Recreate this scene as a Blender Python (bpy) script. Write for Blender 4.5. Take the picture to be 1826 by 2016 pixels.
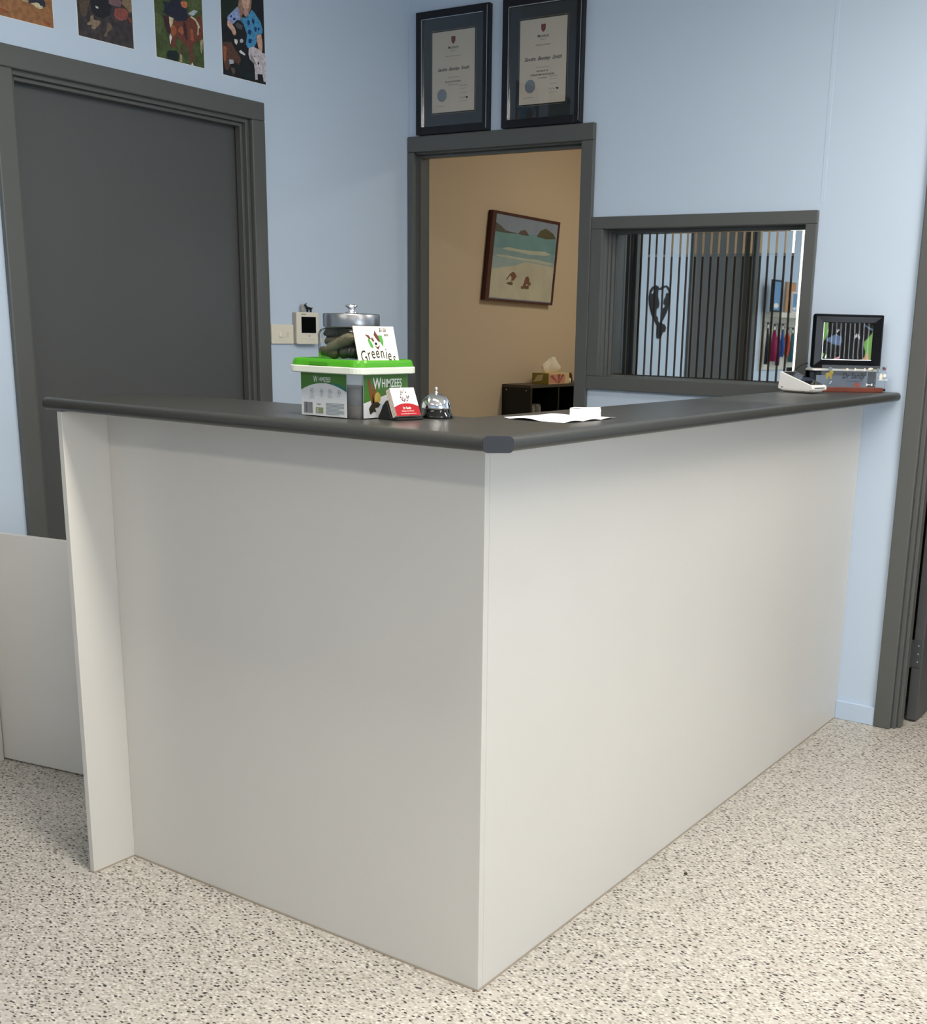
import bpy, bmesh, math, random
from mathutils import Matrix, Vector
random.seed(7)
for o in list(bpy.data.objects): bpy.data.objects.remove(o)
S=bpy.context.scene
COL=S.collection
PI=math.pi
# ---------------- camera ----------------
CAM_LOC=(1.2750,-1.7847,1.3623)
CAM_ROT=((0.838096,0.544932,0.025380),(0.152128,-0.188785,-0.970163),(-0.523882,0.816951,-0.241120))
LENS_PX=2297.77
PP=(1063.49,1212.47)

cd=bpy.data.cameras.new('camera'); cam=bpy.data.objects.new('camera',cd); COL.objects.link(cam)
cd.sensor_fit='HORIZONTAL'; cd.sensor_width=36.0
cd.lens=LENS_PX/1826*36
cd.shift_x=(913-PP[0])/1826; cd.shift_y=(PP[1]-1008)/1826
cd.clip_start=0.05
_r,_d,_f=[Vector(v) for v in CAM_ROT]
mw=Matrix(((_r.x,-_d.x,-_f.x,CAM_LOC[0]),(_r.y,-_d.y,-_f.y,CAM_LOC[1]),(_r.z,-_d.z,-_f.z,CAM_LOC[2]),(0,0,0,1)))
cam.matrix_world=mw
S.camera=cam
# ---------------- view, world, lights ----------------
S.view_settings.view_transform='Standard'; S.view_settings.look='None'
S.view_settings.gamma=1; S.view_settings.use_curve_mapping=False
S.view_settings.exposure=0.47
w=bpy.data.worlds.new('world'); S.world=w; w.use_nodes=True
w.node_tree.nodes['Background'].inputs[0].default_value=(0.75,0.86,1,1)
w.node_tree.nodes['Background'].inputs[1].default_value=1.0
def area(name,loc,sx,sy,power,color,rot=(0,0,0)):
    d=bpy.data.lights.new(name,'AREA'); d.shape='RECTANGLE'; d.size=sx; d.size_y=sy; d.energy=power; d.color=color
    o=bpy.data.objects.new(name,d); COL.objects.link(o); o.location=loc; o.rotation_euler=rot
    return o
CEIL=2.75
WARM=(1.0,0.935,0.85); COOL=(0.80,0.90,1.0)
LAMPS=[(1.35,1.3,25),(2.3,-0.38,8),(0.2,-0.38,29),(2.3,-2.45,9),(0.0,-2.45,8)]      # reception ceiling lights: x, y, watt
OFFICE_LAMP=(-1.1,4.2,10)
for i,(x,y,p) in enumerate(LAMPS):
    area('ceiling_lamp_glow',(x,y,CEIL-0.075),1.2,0.28,p,WARM)
area('ceiling_lamp_glow',(OFFICE_LAMP[0],OFFICE_LAMP[1],CEIL-0.075),0.6,0.25,OFFICE_LAMP[2],(1.0,0.91,0.74))
area('window_daylight',(3.75,-1.2,1.45),2.4,1.5,150,COOL,(0,math.radians(90),0))

# ---------------- materials ----------------
def s2l(c):
    c=c/255.0
    return c/12.92 if c<=0.04045 else ((c+0.055)/1.055)**2.4
MATS={}
def P(name,rgb,rough=0.5,metal=0.0,spec=0.5,alpha=None,trans=0.0,emit=0.0,coat=0.0,noise=None,bump=None,ior=1.45):
    m=bpy.data.materials.new(name); m.use_nodes=True
    nt=m.node_tree; b=nt.nodes['Principled BSDF']
    col=(s2l(rgb[0]),s2l(rgb[1]),s2l(rgb[2]),1)
    b.inputs['Base Color'].default_value=col
    b.inputs['Roughness'].default_value=rough; b.inputs['Metallic'].default_value=metal
    b.inputs['Specular IOR Level'].default_value=spec
    b.inputs['Transmission Weight'].default_value=trans
    b.inputs['IOR'].default_value=ior
    b.inputs['Coat Weight'].default_value=coat; b.inputs['Coat Roughness'].default_value=0.05
    if alpha is not None: b.inputs['Alpha'].default_value=alpha
    if emit: 
        b.inputs['Emission Color'].default_value=col; b.inputs['Emission Strength'].default_value=emit
    if noise or bump:
        tc=nt.nodes.new('ShaderNodeTexCoord')
        if noise:
            sc,amt=noise[0],noise[1]
            n=nt.nodes.new('ShaderNodeTexNoise'); n.inputs['Scale'].default_value=sc; n.inputs['Detail'].default_value=4
            nt.links.new(tc.outputs['Object'],n.inputs['Vector'])
            r=nt.nodes.new('ShaderNodeMapRange'); r.inputs['From Min'].default_value=0.3; r.inputs['From Max'].default_value=0.7
            r.inputs['To Min'].default_value=1-amt; r.inputs['To Max'].default_value=1+amt
            nt.links.new(n.outputs['Fac'],r.inputs['Value'])
            v=nt.nodes.new('ShaderNodeVectorMath'); v.operation='SCALE'; v.inputs[0].default_value=col[:3]
            nt.links.new(r.outputs['Result'],v.inputs['Scale']); nt.links.new(v.outputs['Vector'],b.inputs['Base Color'])
        if bump:
            n2=nt.nodes.new('ShaderNodeTexNoise'); n2.inputs['Scale'].default_value=bump[0]; n2.inputs['Detail'].default_value=3
            nt.links.new(tc.outputs['Object'],n2.inputs['Vector'])
            bp=nt.nodes.new('ShaderNodeBump'); bp.inputs['Strength'].default_value=bump[1]; bp.inputs['Distance'].default_value=0.002
            nt.links.new(n2.outputs['Fac'],bp.inputs['Height']); nt.links.new(bp.outputs['Normal'],b.inputs['Normal'])
    MATS[name]=m
    return m
P('blue_wall',(203,220,239),0.55,bump=(60,0.12),noise=(1.2,0.012))
P('grey_trim',(92,94,92),0.38,bump=(40,0.05))
P('grey_leaf',(84,86,86),0.42,bump=(40,0.05))
P('tan_wall',(214,197,172),0.7,bump=(60,0.12))
P('office_floor',(120,105,90),0.5)
P('ceiling_white',(235,233,228),0.8)
P('laminate',(215,212,206),0.28,noise=(3,0.01))
P('laminate_edge',(222,214,205),0.4)
P('joint_line',(172,160,144),0.6)
P('counter_grey',(61,61,58),0.33,noise=(300,0.10),bump=(500,0.10))
P('counter_cap',(48,51,57),0.4,noise=(300,0.05))
P('mirror_film',(205,212,214),0.015,metal=1.0)
P('black_gloss',(6,6,8),0.08,coat=0.6)
P('frame_black',(6,6,9),0.12,spec=0.22)
P('black_frame',(14,14,20),0.3)
P('black_plain',(9,9,10),0.6)
P('silver',(215,215,218),0.18,metal=1.0)
P('chrome',(235,235,238),0.04,metal=1.0)
P('brushed',(150,152,156),0.32,metal=1.0)
P('white_plastic',(238,234,226),0.35)
P('white_bright',(244,243,240),0.3)
P('cream_plastic',(236,231,214),0.4)
P('grey_plastic',(168,166,160),0.45)
P('screen_dark',(12,16,17),0.1)
P('screen_glass',(34,34,40),0.08)
P('screen_blue',(70,78,98),0.1)
P('paper',(246,245,242),0.75)
P('cert_paper',(244,229,211),0.75)
P('mat_board',(48,55,62),0.7)
P('gold_line',(150,132,100),0.4,metal=0.5)
P('ink',(48,46,48),0.7)
P('ink_light',(136,128,120),0.7)
P('seal',(150,158,166),0.5)
P('crest_red',(150,40,44),0.6)
P('green_lid',(66,148,16),0.3)
P('tub_rim',(214,219,206),0.35)
P('label_green',(60,108,38),0.45)
P('label_teal',(32,100,84),0.45)
P('label_white',(206,208,210),0.45)
P('label_text',(120,130,134),0.5)
P('label_dark',(60,62,70),0.5)
P('label_olive',(126,138,104),0.5)
P('tub_brown',(96,62,42),0.6,noise=(90,0.35))
P('tub_grey',(88,92,96),0.6)
P('treat_brown',(110,66,26),0.5); P('treat_tan',(168,150,70),0.5); P('treat_dark',(44,40,28),0.5)
P('badge_blue',(34,116,168),0.4)
P('chew_light',(112,106,78),0.4,noise=(60,0.15),bump=(120,0.3))
P('chew',(88,80,60),0.45,noise=(60,0.2),bump=(120,0.3))
P('chew_dark',(50,52,44),0.45,noise=(60,0.2),bump=(120,0.3))
P('card_cream',(238,230,208),0.5)
P('greenies_green',(70,150,62),0.5)
P('dog_brown',(92,38,28),0.6)
P('card_white',(240,232,228),0.4)
P('card_red',(160,18,30),0.5,spec=0.2)
P('kraft',(168,150,128),0.7)
P('wood_red',(112,52,34),0.35,noise=(25,0.15))
P('maroon_frame',(70,26,20),0.4)
P('ink_grey',(44,48,60),0.4)
P('photo_green',(96,150,36),0.3); P('photo_black',(10,10,10),0.7,spec=0.1); P('photo_blue',(60,84,120),0.3); P('photo_pink',(190,120,140),0.3); P('photo_tan',(170,128,80),0.3); P('photo_white',(220,222,220),0.3)
P('shelf_black',(8,8,9),0.45)
P('shelf_top',(70,62,52),0.45)
P('shelf_dark_inside',(6,6,7),0.7)
P('tissue_olive',(150,132,48),0.6); P('tissue_pink',(206,150,130),0.6); P('tissue_floral',(160,84,76),0.6); P('tissue_cream',(222,200,150),0.6)
P('tissue_white',(236,226,206),0.7)
P('bronze',(92,58,36),0.25,metal=0.7)
P('rubber',(12,12,12),0.5)
P('brown_cabinet',(84,62,46),0.5,noise=(8,0.1))
P('daylight_blind',(255,246,228),0.8,emit=1.3)
P('diffuser',(255,246,228),0.6,emit=3.0)
P('pebble',(70,62,48),0.8)
P('metal_hinge',(104,108,110),0.35,metal=0.6)
A={'navy':(34,38,56),'cream':(206,196,160),'cream2':(170,160,120),'rust2':(140,80,48),'brown3':(84,72,58),'black2':(26,26,32),'white':(222,220,214),
'mauve':(120,92,98),'tan3':(132,112,88),'redb':(138,76,68),'redb2':(112,62,54),'fur':(140,120,100),'fur2':(110,96,78),'horse':(112,60,48),'horse2':(158,92,60),
'horse3':(62,36,44),'peach':(200,120,84),'green2':(20,34,34),'green3':(84,98,58),'white2':(176,186,192),'green4':(26,40,30),'skin':(214,172,152),'skin2':(190,150,140),
'hair':(160,126,104),'shirt':(150,168,216),'shirt2':(74,150,196),'shirt3':(24,56,110),'grey':(86,84,88),'brown':(92,62,50),'whitefur':(206,198,204),'greyfur':(160,150,156),
'psky':(140,156,180),'psea':(112,158,168),'psea2':(132,166,176),'pfoam':(186,196,184),'pshal':(154,178,184),'psand':(194,194,176),'phill':(86,90,84),'phill2':(94,80,80),'phill3':(88,86,60),'pfig':(122,80,60),'pfig2':(92,88,66),'blk':(14,14,18),'h':(192,211,230)}
for k,v in A.items(): P('art_'+k,v,0.45,noise=((9,0.10) if k[0]=='p' and k!='peach' else (110,0.28)))
P('print_rust',(150,104,66),0.45,noise=(70,0.3)); P('print_dark',(58,52,54),0.45,noise=(60,0.5)); P('print_grass',(70,84,46),0.45,noise=(45,0.4)); P('print_night',(24,28,34),0.45,noise=(60,0.4))
P('leash_magenta',(150,24,84),0.6); P('leash_blue',(30,90,170),0.6); P('leash_purple',(70,40,110),0.6); P('leash_red',(196,70,40),0.6); P('leash_navy',(20,34,48),0.6); P('leash_teal',(50,110,130),0.6); P('leash_green',(90,170,110),0.6)
P('tag_black',(20,20,20),0.5); P('art_blue_print',(110,156,200),0.5); P('art_orange',(206,150,104),0.5); P('rack_white',(222,220,208),0.5); P('skirting_blue',(198,217,238),0.4)

def clear_mat(name,tint,gl=1.0,rough=0.0,density=0.0,haze=(1,1,1)):
    m=bpy.data.materials.new(name); m.use_nodes=True; nt=m.node_tree; nt.nodes.clear(); N=nt.nodes.new; Lk=nt.links.new
    out=N('ShaderNodeOutputMaterial'); tr=N('ShaderNodeBsdfTransparent'); tr.inputs[0].default_value=(*tint,1)
    g=N('ShaderNodeBsdfGlossy'); g.inputs['Roughness'].default_value=rough
    fr=N('ShaderNodeFresnel'); fr.inputs[0].default_value=1.45
    mu=N('ShaderNodeMath'); mu.operation='MULTIPLY'; mu.inputs[1].default_value=gl; Lk(fr.outputs[0],mu.inputs[0])
    df=N('ShaderNodeBsdfDiffuse'); df.inputs[0].default_value=(*haze,1)
    m1=N('ShaderNodeMixShader'); m1.inputs[0].default_value=density; Lk(tr.outputs[0],m1.inputs[1]); Lk(df.outputs[0],m1.inputs[2])
    m2=N('ShaderNodeMixShader'); Lk(mu.outputs[0],m2.inputs[0]); Lk(m1.outputs[0],m2.inputs[1]); Lk(g.outputs[0],m2.inputs[2])
    Lk(m2.outputs[0],out.inputs[0]); MATS[name]=m
clear_mat('thin_glass',(0.97,0.98,0.98),0.8)
clear_mat('coated_glass',(0.97,0.98,0.98),0.22)
clear_mat('acrylic',(0.93,0.95,0.97),0.9,0.0,0.05,(0.8,0.86,0.95))
clear_mat('tub_plastic',(0.90,0.92,0.92),0.8,0.15,0.20,(0.75,0.78,0.78))
P('jar_glass',(250,252,252),0.0,trans=1.0,ior=1.2)
clear_mat('clear_grey',(0.7,0.7,0.68),1.0,0.1,0.35,(0.3,0.3,0.28))
def floor_mat():
    m=bpy.data.materials.new('speckled_vinyl'); m.use_nodes=True; nt=m.node_tree; b=nt.nodes['Principled BSDF']
    N=nt.nodes.new; Lk=nt.links.new
    tc=N('ShaderNodeTexCoord')
    def vor(scale,lo,hi,keep,seed,stretch):
        mp=N('ShaderNodeMapping'); mp.inputs['Location'].default_value=(seed,seed*1.7,seed*0.3); mp.inputs['Rotation'].default_value=(0,0,0.6); mp.inputs['Scale'].default_value=(1.0,stretch,1)
        Lk(tc.outputs['Object'],mp.inputs['Vector'])
        nz=N('ShaderNodeTexNoise'); nz.inputs['Scale'].default_value=90; nz.inputs['Detail'].default_value=2
        Lk(tc.outputs['Object'],nz.inputs['Vector'])
        ad=N('ShaderNodeVectorMath'); ad.operation='MULTIPLY_ADD'; ad.inputs[1].default_value=(0.008,0.008,0.0)
        Lk(nz.outputs['Color'],ad.inputs[0]); Lk(mp.outputs['Vector'],ad.inputs[2])
        v=N('ShaderNodeTexVoronoi'); v.voronoi_dimensions='2D'; v.inputs['Scale'].default_value=scale; Lk(ad.outputs[0],v.inputs['Vector'])
        r=N('ShaderNodeMapRange'); r.inputs['From Min'].default_value=lo; r.inputs['From Max'].default_value=hi; r.inputs['To Min'].default_value=1; r.inputs['To Max'].default_value=0
        Lk(v.outputs['Distance'],r.inputs['Value'])
        sp=N('ShaderNodeSeparateColor'); Lk(v.outputs['Color'],sp.inputs[0])
        g=N('ShaderNodeMath'); g.operation='LESS_THAN'; g.inputs[1].default_value=keep; Lk(sp.outputs[0],g.inputs[0])
        mu=N('ShaderNodeMath'); mu.operation='MULTIPLY'; Lk(r.outputs[0],mu.inputs[0]); Lk(g.outputs[0],mu.inputs[1])
        return mu.outputs[0]
    def mix(a,bc,fac,amt=1.0):
        mx=N('ShaderNodeMix'); mx.data_type='RGBA'
        f2=N('ShaderNodeMath'); f2.operation='MULTIPLY'; f2.inputs[1].default_value=amt; Lk(fac,f2.inputs[0]); Lk(f2.outputs[0],mx.inputs[0])
        if hasattr(a,'is_output'): Lk(a,mx.inputs[6])
        else: mx.inputs[6].default_value=a
        mx.inputs[7].default_value=bc
        return mx.outputs[2]
    c=lambda r,g,bb:(s2l(r),s2l(g),s2l(bb),1)
    base=c(*FLOOR_RGB)
    o=mix(base,c(150,142,126),vor(112,0.30,0.55,0.5,3.1,1.5),0.55)
    o=mix(o,c(240,236,224),vor(98,0.30,0.5,0.33,9.4,1.4),0.45)
    o=mix(o,c(118,112,100),vor(84,0.22,0.42,0.26,5.7,1.9),0.8)
    o=mix(o,c(38,36,34),vor(54,0.17,0.27,0.30,1.3,2.0),0.92)
    o=mix(o,c(30,30,32),vor(34,0.12,0.17,0.22,7.3,1.7),0.95)
    Lk(o,b.inputs['Base Color']); b.inputs['Roughness'].default_value=0.42; b.inputs['Specular IOR Level'].default_value=0.35
    MATS['floor']=m
FLOOR_RGB=(199,193,185)
floor_mat()

# ---------------- mesh helpers ----------------
I4=Matrix.Identity(4)
def T3(x,y,z): return Matrix.Translation((x,y,z))
def RZ(a): return Matrix.Rotation(a,4,'Z')
def basis(o,X,Y,Z): 
    return Matrix(((X[0],Y[0],Z[0],o[0]),(X[1],Y[1],Z[1],o[1]),(X[2],Y[2],Z[2],o[2]),(0,0,0,1)))
def on_left(x=-1.996): return basis((x,0,0),(0,1,0),(0,0,1),(1,0,0))    # local (y,z), outward +x
def on_back(y=2.225): return basis((0,y,0),(1,0,0),(0,0,1),(0,-1,0))    # local (x,z), outward -y
class MB:
    def __init__(s): s.v=[];s.f=[];s.mi=[];s.sm=[];s.keys=[]
    def k(s,key):
        if key not in s.keys: s.keys.append(key)
        return s.keys.index(key)
    def add(s,vs,fs,key,M=None,smooth=False):
        n=len(s.v)
        for p in vs:
            p=Vector(p)
            s.v.append(tuple(M@p) if M is not None else tuple(p))
        i=s.k(key)
        for f in fs: s.f.append([n+j for j in f]); s.mi.append(i); s.sm.append(smooth)
        return s
    def box(s,a,b,key,M=None):
        x0,y0,z0=[min(a[i],b[i]) for i in range(3)]; x1,y1,z1=[max(a[i],b[i]) for i in range(3)]
        vs=[(x0,y0,z0),(x1,y0,z0),(x1,y1,z0),(x0,y1,z0),(x0,y0,z1),(x1,y0,z1),(x1,y1,z1),(x0,y1,z1)]
        return s.add(vs,[(0,3,2,1),(4,5,6,7),(0,1,5,4),(1,2,6,5),(2,3,7,6),(3,0,4,7)],key,M)
    def prism(s,pts,z0,z1,key,M=None,smooth=False):
        n=len(pts)
        ar=sum(pts[i][0]*pts[(i+1)%n][1]-pts[(i+1)%n][0]*pts[i][1] for i in range(n))
        if ar<0: pts=list(reversed(pts))
        vs=[(x,y,z0) for x,y in pts]+[(x,y,z1) for x,y in pts]
        s.add(vs,[tuple(range(n-1,-1,-1)),tuple(range(n,2*n))],key,M)
        fs=[(i,(i+1)%n,n+(i+1)%n,n+i) for i in range(n)]
        # side faces share the vertices just added
        base=len(s.v)-2*n; i_=s.k(key)
        for f in fs: s.f.append([base+j for j in f]); s.mi.append(i_); s.sm.append(smooth)
        return s
    def flat(s,pts,z,key,M=None):
        n=len(pts); ar=sum(pts[i][0]*pts[(i+1)%n][1]-pts[(i+1)%n][0]*pts[i][1] for i in range(n))
        if ar<0: pts=list(reversed(pts))
        return s.add([(x,y,z) for x,y in pts],[tuple(range(n))],key,M)
    def lathe(s,prof,key,M=None,n=40,smooth=True,caps=True):
        vs=[];fs=[]
        for r,z in prof:
            for i in range(n):
                a=2*PI*i/n; vs.append((r*math.cos(a),r*math.sin(a),z))
        for j in range(len(prof)-1):
            for i in range(n):
                fs.append((j*n+i,j*n+(i+1)%n,(j+1)*n+(i+1)%n,(j+1)*n+i))
        if caps:
            if prof[0][0]>1e-6: fs.append(tuple(range(n-1,-1,-1)))
            if prof[-1][0]>1e-6: fs.append(tuple((len(prof)-1)*n+i for i in range(n)))
        return s.add(vs,fs,key,M,smooth)
    def loft(s,rings,key,M=None,smooth=True,caps=True):
        n=len(rings[0]);vs=[p for r in rings for p in r];fs=[]
        for j in range(len(rings)-1):
            for i in range(n): fs.append((j*n+i,j*n+(i+1)%n,(j+1)*n+(i+1)%n,(j+1)*n+i))
        if caps: fs.append(tuple(range(n-1,-1,-1))); fs.append(tuple((len(rings)-1)*n+i for i in range(n)))
        return s.add(vs,fs,key,M,smooth)
    def tube(s,path,r,key,M=None,n=10,smooth=True):
        path=[Vector(p) for p in path]; rings=[]
        up=Vector((0.13,0.2,1)).normalized()
        for i,p in enumerate(path):
            t=(path[min(i+1,len(path)-1)]-path[max(i-1,0)]).normalized()
            a=t.cross(up)
            if a.length<1e-3: a=t.cross(Vector((1,0,0)))
            a.normalize(); b=a.cross(t).normalized(); rr=r[i] if isinstance(r,(list,tuple)) else r
            rings.append([tuple(p+a*rr*math.cos(2*PI*j/n)+b*rr*math.sin(2*PI*j/n)) for j in range(n)])
        return s.loft(rings,key,M,smooth)
    def build(s,name,parent=None,bevel=None,seg=2,kind=None,label=None,merge=False,solid=None):
        me=bpy.data.meshes.new(name); me.from_pydata(s.v,[],s.f); me.update()
        for k in s.keys: me.materials.append(MATS[k])
        me.polygons.foreach_set('material_index',s.mi); me.polygons.foreach_set('use_smooth',s.sm)
        bm=bmesh.new(); bm.from_mesh(me)
        if merge: bmesh.ops.remove_doubles(bm,verts=bm.verts,dist=1e-5)
        bm.to_mesh(me); bm.free()
        o=bpy.data.objects.new(name,me); COL.objects.link(o)
        if solid:
            md=o.modifiers.new('thickness','SOLIDIFY'); md.thickness=solid; md.offset=0
        if bevel:
            md=o.modifiers.new('bevel','BEVEL'); md.width=bevel; md.segments=seg; md.limit_method='ANGLE'; md.angle_limit=math.radians(35)
        if parent: o.parent=parent
        if kind: o['kind']=kind
        if label: o['label']=label
        return o
def tag(o,label,cat,group=None):
    o['label']=label; o['category']=cat
    if group: o['group']=group
    return o
def thing(name,label,cat,loc=(0,0,0),rz=0,group=None):
    o=bpy.data.objects.new(name,None); COL.objects.link(o); o.empty_display_size=0.05
    o.location=loc; o.rotation_euler=(0,0,rz)
    return tag(o,label,cat,group)
def rrect(w,h,r,n=6,cx=0,cy=0):
    pts=[]
    for (sx,sy,a0) in ((1,1,0),(-1,1,90),(-1,-1,180),(1,-1,270)):
        for i in range(n+1):
            a=math.radians(a0+90*i/n); pts.append((cx+sx*(w/2-r)+r*math.cos(a),cy+sy*(h/2-r)+r*math.sin(a)))
    return pts
def ell(cx,cy,rx,ry,n=20,rot=0):
    out=[]
    for i in range(n):
        a=2*PI*i/n; x=rx*math.cos(a);y=ry*math.sin(a)
        out.append((cx+x*math.cos(rot)-y*math.sin(rot),cy+x*math.sin(rot)+y*math.cos(rot)))
    return out
def text(mb,body,x,y,h,key,M,z=0.0006,sx=1.0,align='CENTER',shear=0.0,rot=0.0,depth=0.0,bold=0.0):
    cu=bpy.data.curves.new('t','FONT'); cu.body=body; cu.size=1.0; cu.align_x=align; cu.shear=shear; cu.resolution_u=3; cu.offset=bold
    o=bpy.data.objects.new('t',cu); COL.objects.link(o)
    dg=bpy.context.evaluated_depsgraph_get(); me=o.evaluated_get(dg).to_mesh()
    k=h/0.72
    Mt=M@T3(x,y,z)@Matrix.Rotation(rot,4,'Z')@Matrix.Diagonal((k*sx,k,1,1))
    mb.add([tuple(v.co) for v in me.vertices],[tuple(p.vertices) for p in me.polygons],key,Mt)
    o.evaluated_get(dg).to_mesh_clear(); bpy.data.objects.remove(o); bpy.data.curves.remove(cu)
def clip(pts,x0,x1,y0,y1):
    for ax,lim,sg in ((0,x0,1),(0,x1,-1),(1,y0,1),(1,y1,-1)):
        out=[]
        for i in range(len(pts)):
            a,b=pts[i-1],pts[i]; ia=sg*(a[ax]-lim)>=0; ib=sg*(b[ax]-lim)>=0
            if ia!=ib:
                t=(lim-a[ax])/(b[ax]-a[ax]); out.append((a[0]+(b[0]-a[0])*t,a[1]+(b[1]-a[1])*t))
            if ib: out.append(tuple(b))
        pts=out
        if len(pts)<3: return []
    return pts
def art(mb,name,M,rect,z0=0.0012,dz=0.00006,pref='art_'):
    for i,(c,pts) in enumerate(ART[name]):
        p=clip([tuple(q) for q in pts],*rect)
        if p: mb.flat(p,z0+i*dz,pref+c,M)
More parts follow.
